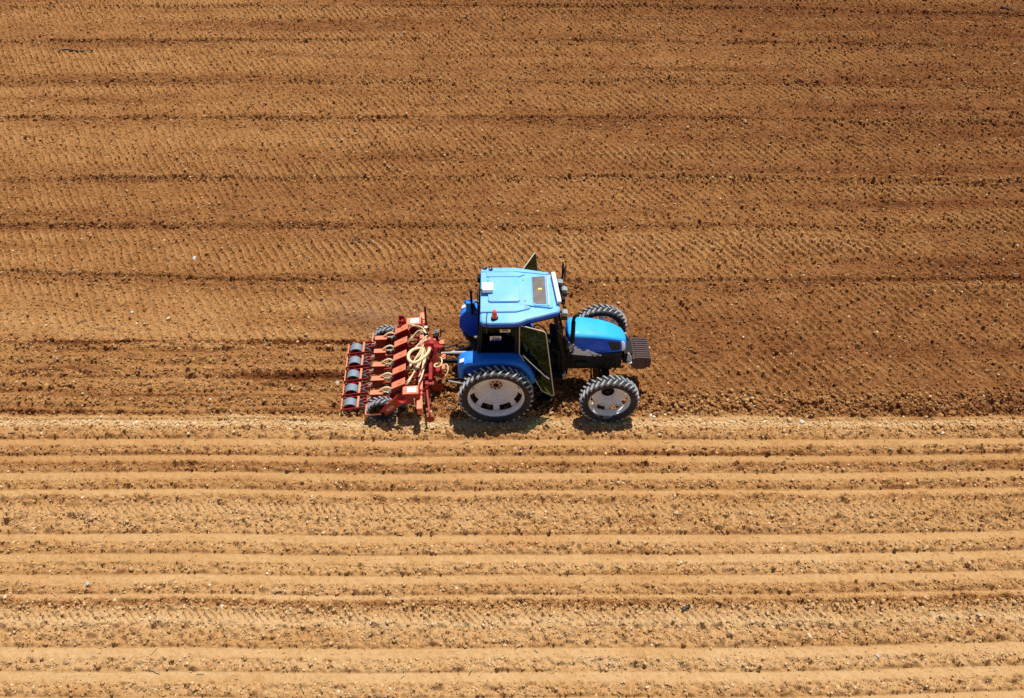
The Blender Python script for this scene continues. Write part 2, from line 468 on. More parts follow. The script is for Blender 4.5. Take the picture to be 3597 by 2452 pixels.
def copy_tree(o, parent=None):
    c = o.copy(); COL.objects.link(c)
    if parent is not None: c.parent = parent
    for ch in list(o.children): copy_tree(ch, c)
    return c

def glass(name, tint, rough=.02, refl=.5, dens=1.0):
    m, nt, b = new_mat(name)
    N, L = nt.nodes, nt.links
    N.remove(b)
    out = N['Material Output']
    tr = N.new('ShaderNodeBsdfTransparent'); tr.inputs[0].default_value = (*tint, 1)
    gl = N.new('ShaderNodeBsdfGlossy'); gl.inputs['Roughness'].default_value = rough; gl.inputs[0].default_value = (.9, 1, .97, 1)
    df = N.new('ShaderNodeBsdfDiffuse'); df.inputs[0].default_value = (.30, .27, .21, 1)
    fr = N.new('ShaderNodeFresnel'); fr.inputs[0].default_value = 1.5
    mul = N.new('ShaderNodeMath'); mul.operation = 'MULTIPLY'; mul.inputs[1].default_value = refl; L.new(fr.outputs[0], mul.inputs[0])
    nz = N.new('ShaderNodeTexNoise'); nz.inputs['Scale'].default_value = 7; nz.inputs['Detail'].default_value = 7
    tc = N.new('ShaderNodeTexCoord'); L.new(tc.outputs['Object'], nz.inputs['Vector'])
    mr = N.new('ShaderNodeMapRange'); mr.inputs[1].default_value = .45; mr.inputs[2].default_value = .8; mr.inputs[4].default_value = .10 * dens; L.new(nz.outputs['Fac'], mr.inputs[0])
    m0 = N.new('ShaderNodeMixShader'); L.new(mr.outputs[0], m0.inputs[0]); L.new(tr.outputs[0], m0.inputs[1]); L.new(df.outputs[0], m0.inputs[2])
    m1 = N.new('ShaderNodeMixShader'); L.new(mul.outputs[0], m1.inputs[0]); L.new(m0.outputs[0], m1.inputs[1]); L.new(gl.outputs[0], m1.inputs[2])
    L.new(m1.outputs[0], out.inputs[0])
    return m

SOILC = (.36, .19, .09)
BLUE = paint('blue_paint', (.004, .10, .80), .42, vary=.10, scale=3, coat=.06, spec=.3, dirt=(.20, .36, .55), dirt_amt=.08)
HOODLIT = paint('sunlit_hood_blue', (.025, .44, .95), .5, vary=.07, scale=4, coat=.05, spec=.3, dirt=(.06, .50, .80), dirt_amt=.35, dscale=3)  # the hood's blue with sunlight put into the colour, for its top faces
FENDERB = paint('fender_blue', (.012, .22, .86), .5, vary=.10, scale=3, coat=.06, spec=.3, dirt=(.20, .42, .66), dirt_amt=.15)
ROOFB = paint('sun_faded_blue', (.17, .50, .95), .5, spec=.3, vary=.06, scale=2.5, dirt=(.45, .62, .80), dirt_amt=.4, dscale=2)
BLACK = paint('black_metal', (.009, .009, .010), .6, vary=.3, spec=.2, dirt=(.07, .05, .04), dirt_amt=.1)
ENGINE = paint('grimy_cast_iron', (.014, .014, .016), .6, vary=.4, scale=12, bump=.4, spec=.25, dirt=(.12, .075, .045), dirt_amt=.25)
TYRE = paint('dusty_rubber', (.035, .035, .037), .85, vary=.2, scale=9, bump=.3, dirt=(.17, .15, .13), dirt_amt=.3, spec=.25)
TREAD = paint('sunlit_dusty_tread', (.36, .38, .40), .9, vary=.2, scale=14, bump=.3, dirt=(.55, .54, .52), dirt_amt=.6, spec=.2)  # dusty lugs, paled further by sunlight put into the grey
RIM = paint('white_wheel_paint', (.90, .91, .91), .42, vary=.03, scale=5, dirt=(.70, .60, .46), dirt_amt=.3, dscale=3.5)
RIMD = paint('rusty_white_hub', (.66, .52, .33), .6, vary=.12, scale=9, dirt=(.42, .24, .09), dirt_amt=.7, dscale=7)
GREY = paint('grey_metal', (.42, .43, .43), .45, metal=.3, vary=.12, dirt=(.30, .22, .14), dirt_amt=.4)
CHROME = paint('bright_metal', (.75, .75, .74), .22, metal=1.0, vary=.1)
WHITE = paint('white_plastic', (.88, .88, .86), .4, vary=.03)
CREAM = paint('cream_frame', (.58, .53, .42), .5, vary=.12, dirt=(.4, .28, .16), dirt_amt=.4)
ORANGE = paint('orange_plastic', (.85, .10, .012), .25, vary=.06, coat=.4)
RUST = paint('rusty_red_iron', (.085, .048, .044), .75, vary=.3, scale=14, bump=.3, dirt=(.17, .11, .09), dirt_amt=.5)
DGLASS = glass('smoked_window_glass', (.20, .25, .25), refl=.15, dens=.1)
GGLASS = glass('green_tinted_glass', (.22, .36, .30), refl=.22, dens=.04)
LENS = paint('lamp_lens', (.62, .66, .66), .12, vary=.1, coat=.6)
RUBBERY = paint('black_rubber_hose', (.02, .02, .02), .5)
INTERIOR = paint('dark_cab_trim', (.014, .015, .017), .75, vary=.3, spec=.2)
SEATM = paint('seat_cover', (.16, .42, .36), .8, vary=.1)
YELLOW = paint('yellow_label', (.85, .60, .10), .5)
LABELW = paint('white_label', (.78, .78, .74), .5, vary=.05)
LABELB = paint('blue_print', (.02, .08, .42), .5)

# ------------------------------------------------------------------ wheels
def lug_ring(mb, R, r0, half, n, rake, thick, sgn):
    """slanting tread bars on both halves of the tyre; the two halves meet forward of the shoulders on top"""
    for side in (-1, 1):
        off = 0 if side < 0 else .5
        for k in range(n):
            ph0 = 2 * PI * (k + off) / n
            rows = []
            for t, rr in ((0.02, R), (.35, R), (.72, R), (.97, R - .006), (1.04, R - .045)):
                y = side * half * t
                dphi = -rake * t / R * (1 if t < 1 else 1)
                w = thick / R * (.95 + .25 * t) / 2
                rows.append((y, ph0 + dphi * sgn, w, rr))
            vs = []
            for y, ph, w, rr in rows:
                for p, q in ((ph - w * 1.25, r0), (ph - w * .8, rr), (ph + w * .8, rr), (ph + w * 1.25, r0)):
                    q2 = q if rr > R - .03 else q - .022
                    vs.append((q2 * math.sin(p), y, q2 * math.cos(p)))
            fs = []
            for i in range(len(rows) - 1):
                for a in range(3):
                    fs.append((i * 4 + a, i * 4 + a + 1, (i + 1) * 4 + a + 1, (i + 1) * 4 + a))
            fs += [(0, 1, 2, 3), (len(vs) - 1, len(vs) - 2, len(vs) - 3, len(vs) - 4)]
            mb.add(vs, fs)

def wheel(parent, loc, R, rim, half, n, outer, disc_in, slots, hub_r, name='wheel', rake=.10, rm=None, hubm=None, lug_t=.036, lug_h=.034):
    """outer = -1 when the outside of the wheel faces the camera. The disc is the part itself; tyre, rim and hub hang on it"""
    rm = rm or RIM; hubm = hubm or RIMD
    o = outer
    r0 = R - lug_h
    f = half * .70
    # dished disc with cut-outs round its edge
    d = MB()
    seg = slots * 12
    disc_in = disc_in
    prof = [(hub_r * .95, disc_in - .035), (hub_r * 1.12, disc_in - .035), (hub_r * 1.2, disc_in - .02), (rim * .5, disc_in + .03), (rim * .78, disc_in * .35 - f * .55), (rim * .945, -f * .72)]
    vs, fs = [], []
    for i in range(seg):
        a = 2 * PI * (i - 10) / seg
        for r, y in prof:
            vs.append((r * math.sin(a), o * y, r * math.cos(a)))
    m = len(prof)
    for i in range(seg):
        j = (i + 1) % seg
        for k in range(m - 1):
            if k == m - 2 and (i % 12) < 8: continue
            fs.append((i * m + k, i * m + k + 1, j * m + k + 1, j * m + k))
    d.add(vs, fs)
    wo = d.build(name, rm, parent, smooth=True, thick=.012)
    wo.location = loc
    t = MB()
    t.lathe([(rim - .005, -f), (rim + .03, -half * .97), (rim + (r0 - rim) * .5, -half * 1.06), (r0 - .03, -half * 1.02), (r0 - .008, -half * .92), (r0, -half * .6), (r0 + .003, 0),
             (r0, half * .6), (r0 - .008, half * .92), (r0 - .03, half * 1.02), (rim + (r0 - rim) * .5, half * 1.06), (rim + .03, half * .97), (rim - .005, f)], seg=96)
    t.build('tyre', TYRE, wo, smooth=True)
    lg = MB(); lug_ring(lg, R, r0 - .002, half, n, rake, lug_t, 1)
    lg.build('tread', TREAD, wo, smooth=False)
    q = MB()
    q.lathe([(rim + .018, o * f * 1.02), (rim + .020, o * (f - .022)), (rim - .012, o * (f - .026)), (rim - .03, o * (f - .07)), (rim - .05, o * (f * .35)), (rim - .05, -o * f * .5), (rim - .02, -o * f * .9), (rim + .018, -o * f * 1.0)], seg=96)
    q.build('rim', rm, wo, smooth=True, thick=.010)
    h = MB()
    y0 = o * (disc_in - .03)
    h.lathe([(0.001, y0 + o * .012), (hub_r * .42, y0 + o * .012), (hub_r * .45, y0 - o * .0), (hub_r * .95, y0), (hub_r * 1.02, y0 - o * .02)], seg=32)
    hb = h.build('hub', hubm, wo, smooth=False)
    k = MB()
    for i in range(8):
        a = 2 * PI * i / 8 + .2
        c = Vector((hub_r * .70 * math.sin(a), y0 - o * .01, hub_r * .70 * math.cos(a)))
        k.cyl(c, c + Vector((0, o * .03, 0)), hub_r * .10, seg=6)
    k.cyl((0, y0 - o * .01, 0), (0, y0 + o * .018, 0), hub_r * .38, seg=20)
    k.build('wheel_nuts', BLACK, wo)
    return wo

# ------------------------------------------------------------------ tractor
TR = empty('tractor', (-.02, -.10, -.03), math.radians(1.0))
tag(TR, 'blue farm tractor with sun-faded roof and narrow white wheels, near door open', 'tractor')

wheel(TR, (0, -1.09, .81), .80, .613, .128, 32, -1, -.27, 8, .16)
wheel(TR, (0, 1.12, .81), .80, .613, .128, 32, 1, -.28, 8, .115)
wheel(TR, (2.425, -1.12, .66), .645, .458, .128, 30, -1, -.20, 8, .15, hubm=BLACK)
wheel(TR, (2.425, 1.12, .66), .645, .458, .128, 30, 1, -.20, 8, .15, hubm=BLACK)

# hood: lofted sections (x, shoulder half width, base half width, shoulder z, crown z, base z)
HS = [(1.50, .315, .335, 1.76, 1.845, 1.24), (1.75, .318, .335, 1.752, 1.835, 1.215), (2.02, .315, .335, 1.735, 1.81, 1.19), (2.30, .295, .325, 1.69, 1.755, 1.18),
      (2.55, .255, .305, 1.62, 1.675, 1.185), (2.72, .205, .275, 1.545, 1.59, 1.195), (2.81, .150, .235, 1.46, 1.50, 1.21), (2.85, .10, .19, 1.37, 1.41, 1.23)]
def hood_section(s):
    x, ws, wb, zs, zc, zb = s
    half = [(wb, zb), (wb + .004, zb + (zs - zb) * .35), (wb * .55 + ws * .45, zb + (zs - zb) * .75), (ws, zs), (ws - .035, zs + (zc - zs) * .55), (ws * .62, zc - .012), (ws * .3, zc), ]
    return [(x, -y, z) for y, z in half] + [(x, y, z) for y, z in reversed(half)]
hd = MB(); hd.loft([hood_section(s) for s in HS])
hood = hd.build('hood', BLUE, TR, subsurf=2)
hood.data.materials.append(HOODLIT)
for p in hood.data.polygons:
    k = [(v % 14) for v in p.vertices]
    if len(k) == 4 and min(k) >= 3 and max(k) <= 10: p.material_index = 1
def hood_at(x, z):
    """half width of the hood at a length and height"""
    xs_ = [s[0] for s in HS]
    i = max(0, min(len(HS) - 2, next((k for k in range(len(HS) - 1) if x <= HS[k + 1][0]), len(HS) - 2)))
    t = (x - HS[i][0]) / (HS[i + 1][0] - HS[i][0])
    s = [a + (b - a) * t for a, b in zip(HS[i], HS[i + 1])]
    _, ws, wb, zs, zc, zb = s
    zz = [zb, zb + (zs - zb) * .35, zb + (zs - zb) * .75, zs]; ww = [wb, wb + .004, wb * .55 + ws * .45, ws]
    return float(np.interp(z, zz, ww))
def hood_patch(poly, name, mat, parent, side=-1, off=.006, nx=26, nz=14, jag=None):
    """a patch that follows the hood's side inside a polygon of (x, z)"""
    bm = bmesh.new()
    px = [p[0] for p in poly]; pz = [p[1] for p in poly]
    f = bm.faces.new([bm.verts.new((p[0], 0, p[1])) for p in poly])
    x0, x1, z0, z1 = min(px), max(px), min(pz), max(pz)
    for i in range(1, nx):
        bmesh.ops.bisect_plane(bm, geom=bm.verts[:] + bm.edges[:] + bm.faces[:], plane_co=(x0 + (x1 - x0) * i / nx, 0, 0), plane_no=(1, 0, 0))
    for i in range(1, nz):
        bmesh.ops.bisect_plane(bm, geom=bm.verts[:] + bm.edges[:] + bm.faces[:], plane_co=(0, 0, z0 + (z1 - z0) * i / nz), plane_no=(0, 0, 1))
    for v in bm.verts:
        v.co.y = side * (hood_at(v.co.x, v.co.z) + off)
    bmesh.ops.recalc_face_normals(bm, faces=bm.faces)
    me = bpy.data.meshes.new(name); bm.to_mesh(me); bm.free()
    o = bpy.data.objects.new(name, me); COL.objects.link(o); o.parent = parent
    me.materials.append(mat)
    me.polygons.foreach_set('use_smooth', [True] * len(me.polygons))
    m = o.modifiers.new('thickness', 'SOLIDIFY'); m.thickness = .004; m.offset = 0
    return o
for sd_ in (-1, 1):
    hood_patch([(2.405, 1.575), (2.44, 1.59), (2.665, 1.535), (2.68, 1.51), (2.685, 1.37), (2.665, 1.345), (2.53, 1.35), (2.505, 1.37)], 'grille', paint('black_mesh_grille', (.012, .012, .014), .5, vary=.3, scale=60, bump=.6), hood, sd_)
    hood_patch([(2.715, 1.53), (2.75, 1.515), (2.80, 1.45), (2.815, 1.36), (2.80, 1.29), (2.76, 1.275), (2.73, 1.30)], 'headlight', LENS, hood, sd_, off=.012, nx=8, nz=8)

def splash_mat():
    m, nt, b = new_mat('worn_grey_decal')
    N, L = nt.nodes, nt.links
    tc = N.new('ShaderNodeTexCoord')
    nz = N.new('ShaderNodeTexNoise'); nz.inputs['Scale'].default_value = 7.5; nz.inputs['Detail'].default_value = 5; nz.inputs['Roughness'].default_value = .6
    L.new(tc.outputs['Object'], nz.inputs['Vector'])
    sp = N.new('ShaderNodeSeparateXYZ'); L.new(tc.outputs['Object'], sp.inputs[0])
    a = N.new('ShaderNodeMath'); a.operation = 'MULTIPLY_ADD'; a.inputs[1].default_value = -.9; a.inputs[2].default_value = 1.26; L.new(sp.outputs['Z'], a.inputs[0])
    s = N.new('ShaderNodeMath'); L.new(nz.outputs['Fac'], s.inputs[0]); L.new(a.outputs[0], s.inputs[1])
    cr = N.new('ShaderNodeValToRGB'); cr.color_ramp.interpolation = 'CONSTANT'
    e = cr.color_ramp.elements; e[0].color = (.008, .11, .62, 1); e[1].position = .47; e[1].color = (.80, .85, .88, 1)
    k = e.new(.68); k.color = (.56, .64, .72, 1)
    L.new(s.outputs[0], cr.inputs[0]); L.new(cr.outputs[0], b.inputs['Base Color']); b.inputs['Roughness'].default_value = .45
    return m
SPLASH = splash_mat()
jr = random.Random(4)
top = []
for i in range(15):
    t = i / 14
    top.append((1.66 + .60 * t, 1.555 - .30 * t ** 1.15 + (jr.random() - .5) * .07 * (1 - t * .6)))
dec = [(1.64, 1.265), (1.66, 1.55)] + top[1:] + [(2.31, 1.215), (2.28, 1.192), (2.03, 1.205)]
for sd_ in (-1, 1):
    hood_patch(dec, 'side_decal', SPLASH, hood, sd_, off=.0055)
tx = bpy.data.curves.new('model_lettering', 'FONT'); tx.body = 'TL 100'; tx.size = .062; tx.extrude = .002
to = bpy.data.objects.new('model_lettering', tx); COL.objects.link(to); to.location = (2.075, -.347, 1.212); to.rotation_euler = (math.radians(90), 0, 0)
tx.materials.append(BLACK)
def text_to_mesh(o, name, parent):
    bpy.context.view_layer.update()
    me = bpy.data.meshes.new_from_object(o.evaluated_get(bpy.context.evaluated_depsgraph_get()))
    t = bpy.data.objects.new(name, me); COL.objects.link(t); t.parent = parent
    t.location = o.location; t.rotation_euler = o.rotation_euler
    c = o.data; bpy.data.objects.remove(o); bpy.data.curves.remove(c); t.name = name
    return t
text_to_mesh(to, 'model_lettering', hood)

# engine, gearbox, axles
e = MB(); e.box((2.12, 0, .95), (1.30, .46, .52)).box((1.9, -.24, 1.08), (.5, .10, .22)).box((2.45, .0, 1.13), (.6, .52, .16)).box((1.7, .25, .95), (.4, .12, .3)).cyl((1.75, -.30, .95), (2.0, -.30, .95), .07)
e.box((.62, 0, .78), (1.95, .5, .52)).box((-.25, 0, .95), (.5, .62, .4))
e.build('engine', ENGINE, TR, bevel=.02)
e = MB(); e.box((2.43, 0, .62), (.16, 1.5, .14)).box((2.43, 0, .74), (.28, .42, .22)).cyl((2.43, -.78, .50), (2.43, -.78, .92), .075).cyl((2.43, .78, .50), (2.43, .78, .92), .075)
e.box((2.47, -.78, .90), (.17, .15, .10)).box((2.47, .78, .90), (.17, .15, .10)).cyl((2.43, -.89, .65), (2.43, -.7, .65), .12).cyl((2.43, .89, .65), (2.43, .7, .65), .12)
e.cyl((2.30, -.8, .62), (2.30, .8, .62), .022).bar((2.28, -.2, .8), (2.33, -.62, .66), .03, .03)
e.build('front_axle', ENGINE, TR, bevel=.012)
e = MB(); e.cyl((0, -.76, .80), (0, .76, .80), .11, seg=24).cyl((0, -.62, .80), (0, -.34, .80), .19, seg=24).cyl((0, .62, .80), (0, .34, .80), .19, seg=24)
e.build('rear_axle', ENGINE, TR, bevel=.01)
# front weight carrier and weights
c = MB(); c.box((2.90, 0, .98), (.20, .40, .30)).bar((2.80, 0, .90), (3.36, 0, .86), .10, .08)
c.build('weight_carrier', BLACK, TR, bevel=.01)
PALEG = paint('pale_grey_paint', (.60, .60, .56), .5, dirt=(.4, .3, .2), dirt_amt=.3)
for s in (-1, 1):
    c = MB(); c.prism([(2.86, 1.02), (2.97, 1.0), (2.965, 1.12), (2.90, 1.25), (2.865, 1.26)], s * .30, s * .33).box((2.92, s * .34, 1.0), (.11, .08, .02))
    c.build('weight_bracket', PALEG, TR, bevel=.006)
prof = [(2.97, .92), (3.0, .80), (3.10, .745), (3.26, .745), (3.38, .83), (3.41, .98), (3.39, 1.075), (3.33, 1.10), (3.12, 1.115), (3.01, 1.10), (2.97, 1.05)]
w0 = MB(); w0.prism(prof, -.0215, .0215)
for xa, xb in ((2.985, 3.045), (3.085, 3.115), (3.285, 3.315), (3.355, 3.395)):
    zt = 1.095 if xb < 3.3 else 1.068
    w0.prism([(xa, .80), (xb, .80), (xb, zt), (xa, zt)], -.031, .031)
wt = w0.build('front_weight', RUST, TR, bevel=.006, seg=1)
for k in range(10):
    o = wt if k == 0 else copy_tree(wt, TR)
    o.location = (0, -.295 + k * .0655, 0)

# exhaust
e = MB(); e.tube([(1.64, -.33, 1.50), (1.64, -.33, 1.9), (1.635, -.33, 2.22)], .046, 16, 3).tube([(1.635, -.33, 2.20), (1.637, -.325, 2.30), (1.67, -.31, 2.365), (1.74, -.28, 2.38)], .036, 14, 5)
ex = e.build('exhaust_pipe', BLACK, TR, smooth=True)
e = MB(); e.box((1.60, -.36, 1.57), (.11, .10, .13), rot=(.2, .3, .4)).cyl((1.62, -.37, 1.5), (1.60, -.36, 1.38), .03)
e.build('exhaust_bracket', GREY, ex, bevel=.012)

# roof
def roof_ring(z, inset):
    out = [(-.30 + inset, .78 - inset), (-.24 + inset * .6, .845 - inset), (-.10, .87 - inset), (.40, .865 - inset), (.52, .835 - inset), (.64, .765 - inset), (.95, .665 - inset), (1.24, .565 - inset), (1.31 - inset * .7, .53 - inset), (1.335 - inset, .47 - inset)]
    return [(x, -y, z) for x, y in out] + [(x, y, z) for x, y in reversed(out)]
rf = MB(); rf.loft([roof_ring(2.575, .035), roof_ring(2.585, .012), roof_ring(2.62, 0), roof_ring(2.675, .004), roof_ring(2.705, .022), roof_ring(2.717, .055)])
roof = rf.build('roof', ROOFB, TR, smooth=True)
roof.data.materials.append(BLUE)  # skirt's shade is put into its colour as this deeper blue
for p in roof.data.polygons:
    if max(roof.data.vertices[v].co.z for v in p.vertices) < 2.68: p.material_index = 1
def slab(poly, z0, z1, r, name, mat, parent, inset=.015):
    m = MB(); n = len(poly)
    c = Vector((sum(p[0] for p in poly) / n, sum(p[1] for p in poly) / n))
    def ring(k, z): return [(p[0] + (c.x - p[0]) * k, p[1] + (c.y - p[1]) * k, z) for p in poly]
    m.loft([ring(0, z0), ring(0, z1 - .006), ring(.02, z1)])
    return m.build(name, mat, parent, bevel=.006)
slab([(-.285, -.57), (.44, -.565), (.70, -.48), (.725, -.455), (.70, -.43), (.60, -.38), (1.06, -.45), (1.13, -.47), (1.18, -.44), (1.18, .58), (1.10, .56), (.38, .68), (-.285, .67)], 2.712, 2.756, .01, 'raised_panel', ROOFB, roof)
slab([(-.285, .675), (.38, .69), (1.08, .57), (1.16, .605), (1.14, .625), (.42, .80), (-.20, .80), (-.285, .74)], 2.700, 2.762, .01, 'side_rib', ROOFB, roof)
slab([(-.17, .49), (.52, .485), (.64, .555), (.60, .60), (.38, .655), (-.17, .645)], 2.745, 2.785, .01, 'panel_step', ROOFB, roof)
slab([(-.13, -.27), (-.09, -.31), (.48, -.31), (.52, -.27), (.52, .42), (.49, .45), (-.10, .45), (-.13, .42)], 2.745, 2.802, .02, 'hatch', ROOFB, roof)
slab([(.765, -.33), (.83, -.42), (1.075, -.42), (1.075, .50), (1.05, .52), (.765, .49)], 2.745, 2.770, .01, 'window_surround', ROOFB, roof)
slab([(.785, -.315), (.84, -.385), (1.055, -.385), (1.055, .485), (1.04, .50), (.785, .47)], 2.75, 2.775, .004, 'roof_window', paint('dirty_roof_pane', (.15, .125, .115), .6, vary=.14, scale=7, spec=.25, dirt=(.26, .23, .19), dirt_amt=.6, dscale=5), roof)
m = MB(); m.box((.94, .08, 2.779), (.085, .05, .006)); m.build('yellow_tag', YELLOW, roof)
m = MB(); m.box((1.10, .045, 2.772), (.028, .95, .022)); m.build('window_rail', CREAM, roof, bevel=.003)
m = MB(); m.bar((1.235, .57, 2.80), (1.315, -.36, 2.80), .085, .055)
for y in (.45, .0, -.3): m.box((1.265 - y * .05, y, 2.74), (.03, .04, .09))
m.build('light_bar', WHITE, roof, bevel=.01)
for x, y in ((.60, .40), (.63, -.25), (.64, -.44)):
    m = MB(); m.box((x, y, 2.760), (.05, .05, .014)); m.build('latch', GREY, roof, bevel=.004)
# beacon, satellite receiver, lamps on the roof
m = MB(); m.lathe([(.001, .225), (.03, .22), (.046, .20), (.052, .17), (.054, .10), (.058, .045), (.001, .045)], (0, -.73, 2.705), 24, 'z')
bea = m.build('beacon', ORANGE, TR, smooth=True)
m = MB(); m.lathe([(.001, .05), (.07, .05), (.075, .0), (.001, 0)], (0, -.73, 2.702), 24, 'z'); m.build('beacon_base', BLACK, bea)
m = MB(); m.box((-.14, .05, 2.86), (.235, .25, .10)); gp = m.build('satellite_receiver', WHITE, TR, bevel=.03, seg=4)
m = MB(); m.box((-.14, .05, 2.79), (.12, .10, .07)).bar((-.26, .05, 2.765), (-.02, .0, 2.765), .03, .02).box((.0, .03, 2.78), (.03, .04, .04)); m.build('bracket', BLACK, gp)
for x, y in ((-.20, .78), (-.08, .74)):
    m = MB(); m.lathe([(.001, .10), (.03, .095), (.048, .07), (.05, .03), (.03, 0), (.001, 0)], (x, y, 2.70), 20, 'z')
    wl = m.build('roof_lamp', BLACK, TR, smooth=True)
    m = MB(); m.lathe([(.001, .108), (.024, .104), (.034, .092), (.034, .085)], (x - .01, y, 2.70), 20, 'z'); m.build('lens', CHROME, wl, smooth=True)
m = MB(); m.box((-.335, .66, 2.60), (.06, .16, .12)); m.build('rear_work_lamp', BLACK, TR, bevel=.015)
m = MB(); m.tube([(-.26, .08, 2.75), (-.36, .05, 2.72), (-.32, -.02, 2.73), (-.22, -.10, 2.725), (-.13, -.22, 2.735), (-.12, -.40, 2.74), (-.15, -.60, 2.735), (-.165, -.80, 2.72), (-.165, -.875, 2.60), (-.165, -.83, 2.40)], .011, 8)
m.tube([(-.26, .10, 2.76), (-.34, .12, 2.73), (-.36, .05, 2.60), (-.36, 0, 2.3)], .009, 8)
m.tube([(-.10, .70, 2.715), (-.13, .55, 2.745), (-.15, .30, 2.76), (-.15, .16, 2.78)], .004, 6).tube([(0, -.66, 2.72), (.02, -.50, 2.748), (-.02, -.42, 2.748), (-.06, -.30, 2.755)], .004, 6)
m.build('cable', RUBBERY, TR, smooth=True)

# cab frame, panels and glass
def pillar(mb, a, b, w=.055, h=.055): mb.bar(a, b, w, h, up=(1, 0, 0))
m = MB()
for s in (-1, 1):
    pillar(m, (1.22, s * .52, 2.60), (1.47, s * .43, 1.25), .06, .08)
    pillar(m, (.46, s * .755, 2.60), (.44, s * .64, 1.60), .06, .10)
    pillar(m, (-.27, s * .75, 2.60), (-.35, s * .63, 1.60), .06, .08)
    m.bar((-.27, s * .76, 2.565), (.46, s * .765, 2.565), .05, .06).bar((.46, s * .765, 2.565), (1.22, s * .53, 2.565), .05, .06)
    m.bar((-.35, s * .64, 1.655), (.44, s * .65, 1.655), .06, .09)
    pillar(m, (.44, s * .64, 1.66), (.75, s * .62, .85), .06, .08)
    m.bar((.72, s * .62, .80), (1.47, s * .43, .80), .06, .08); pillar(m, (1.47, s * .43, .78), (1.47, s * .43, 1.28), .06, .08)
m.bar((1.22, -.52, 2.565), (1.22, .52, 2.565), .05, .06).bar((1.47, -.43, 1.28), (1.47, .43, 1.28), .05, .08).bar((-.27, -.75, 2.565), (-.27, .75, 2.565), .05, .06).bar((-.35, -.63, 1.66), (-.35, .63, 1.66), .06, .09)
m.build('cab_frame', BLACK, TR, bevel=.008)
m = MB()
m.prism([(.30, .74), (1.46, .74), (1.46, .80), (.30, .80)], -.60, .60)                       # floor
m.prism([(-.34, .95), (.50, .95), (.44, 1.58), (-.34, 1.58)], -.60, .60)                      # seat platform
m.prism([(1.36, .80), (1.46, .80), (1.45, 1.40), (1.22, 1.52), (1.18, 1.46), (1.32, 1.36)], -.40, .40)   # dash
m.build('cab_floor', INTERIOR, TR, bevel=.01)
m = MB(); m.box((.28, 0, 1.66), (.46, .46, .12)).box((.05, 0, 1.98), (.12, .44, .58), rot=(0, -.15, 0)).box((.26, .30, 1.80), (.34, .07, .05)).box((.26, -.30, 1.80), (.34, .07, .05))
m.build('driver_seat', SEATM, TR, bevel=.035)
m = MB(); m.tube([(.19 * math.cos(a) * .8 + .98, .19 * math.sin(a), 1.62 + .19 * .6 * -math.cos(a)) for a in [2 * PI * k / 14 for k in range(15)]], .016, 8, 2).bar((1.22, 0, 1.45), (.98, 0, 1.62), .05, .05)
m.build('steering_wheel', BLACK, TR, smooth=True)
for s in (-1, 1):
    m = MB(); m.add([(-.32, s * .645, 1.70), (.41, s * .657, 1.70), (.43, s * .765, 2.54), (-.25, s * .762, 2.54)], [(0, 1, 2, 3)])
    wn = m.build('side_window', DGLASS, TR, thick=.006)
    if s < 0:
        def on_pane(x, z): return s * (.651 + (z - 1.70) * .1335) - .007
        def sticker(x0, x1, z0, z1, name, mat, par, off=0):
            q = MB(); q.add([(x0, on_pane(x0, z0) - off, z0), (x1, on_pane(x1, z0) - off, z0), (x1, on_pane(x1, z1) - off, z1), (x0, on_pane(x0, z1) - off, z1)], [(0, 1, 2, 3)])
            return q.build(name, mat, par, thick=.002)
        st = sticker(-.105, .125, 2.07, 2.215, 'window_sticker', LABELW, wn)
        for x0, x1, z0, z1, mm in ((-.05, -.022, 2.125, 2.17, LABELB), (-.005, .10, 2.125, 2.155, LABELB), (-.07, .10, 2.18, 2.19, paint('red_print', (.5, .03, .03), .5)), (-.085, .125, 2.07, 2.115, LABELB)):
            sticker(x0, x1, z0, z1, 'window_sticker', mm, wn, .004)
        s2 = sticker(.10, .315, 2.345, 2.43, 'top_sticker', YELLOW, wn)
        sticker(.10, .315, 2.345, 2.372, 'top_sticker', LABELW, wn, .004); sticker(.15, .265, 2.385, 2.418, 'top_sticker', LABELB, wn, .004)
m = MB(); m.add([(-.34, -.60, 1.72), (-.34, .60, 1.72), (-.27, .70, 2.53), (-.27, -.70, 2.53)], [(0, 1, 2, 3)]); m.build('rear_window', DGLASS, TR, thick=.006)
m = MB(); m.add([(1.475, -.40, 1.33), (1.475, .40, 1.33), (1.245, .49, 2.53), (1.245, -.49, 2.53)], [(0, 1, 2, 3)]); m.build('windscreen', DGLASS, TR, thick=.006)
m = MB(); m.tube([(1.50, -.20, 1.32), (1.43, -.16, 1.75), (1.40, -.30, 1.95)], .01, 6).bar((1.425, -.36, 1.86), (1.36, -.20, 2.1), .015, .02); m.build('wiper', BLACK, TR)

# doors, hinged at the rear pillar and standing ajar
def door(s):
    P = [(.50, .765, 2.55), (.99, .905, 2.50), (1.03, .91, 2.44), (1.25, .965, .64), (1.20, .95, .62), (.985, .91, .74), (.65, .80, 1.45), (.50, .745, 1.72)]
    pts = [Vector((x, s * y, z)) for x, y, z in P]
    f = MB(); n = len(pts)
    for i in range(n):
        a, b = pts[i], pts[(i + 1) % n]
        f.tube([a, b], .012, 8, 1)
    fo = f.build('door', CREAM, TR, smooth=True)
    g = MB(); g.add(pts, [tuple(range(n))]); g.build('door_glass', GGLASS, fo, thick=.005)
    h = MB(); h.tube([pts[7] + Vector((.08, s * .035, -.02)), Vector((.80, s * .885, 1.50)), Vector((1.06, s * .95, 1.22))], .016, 8, 3).cyl((1.05, s * .93, 1.23), (1.13, s * .95, 1.16), .024)
    h.build('grab_rail', CHROME, fo, smooth=True)
door(-1)
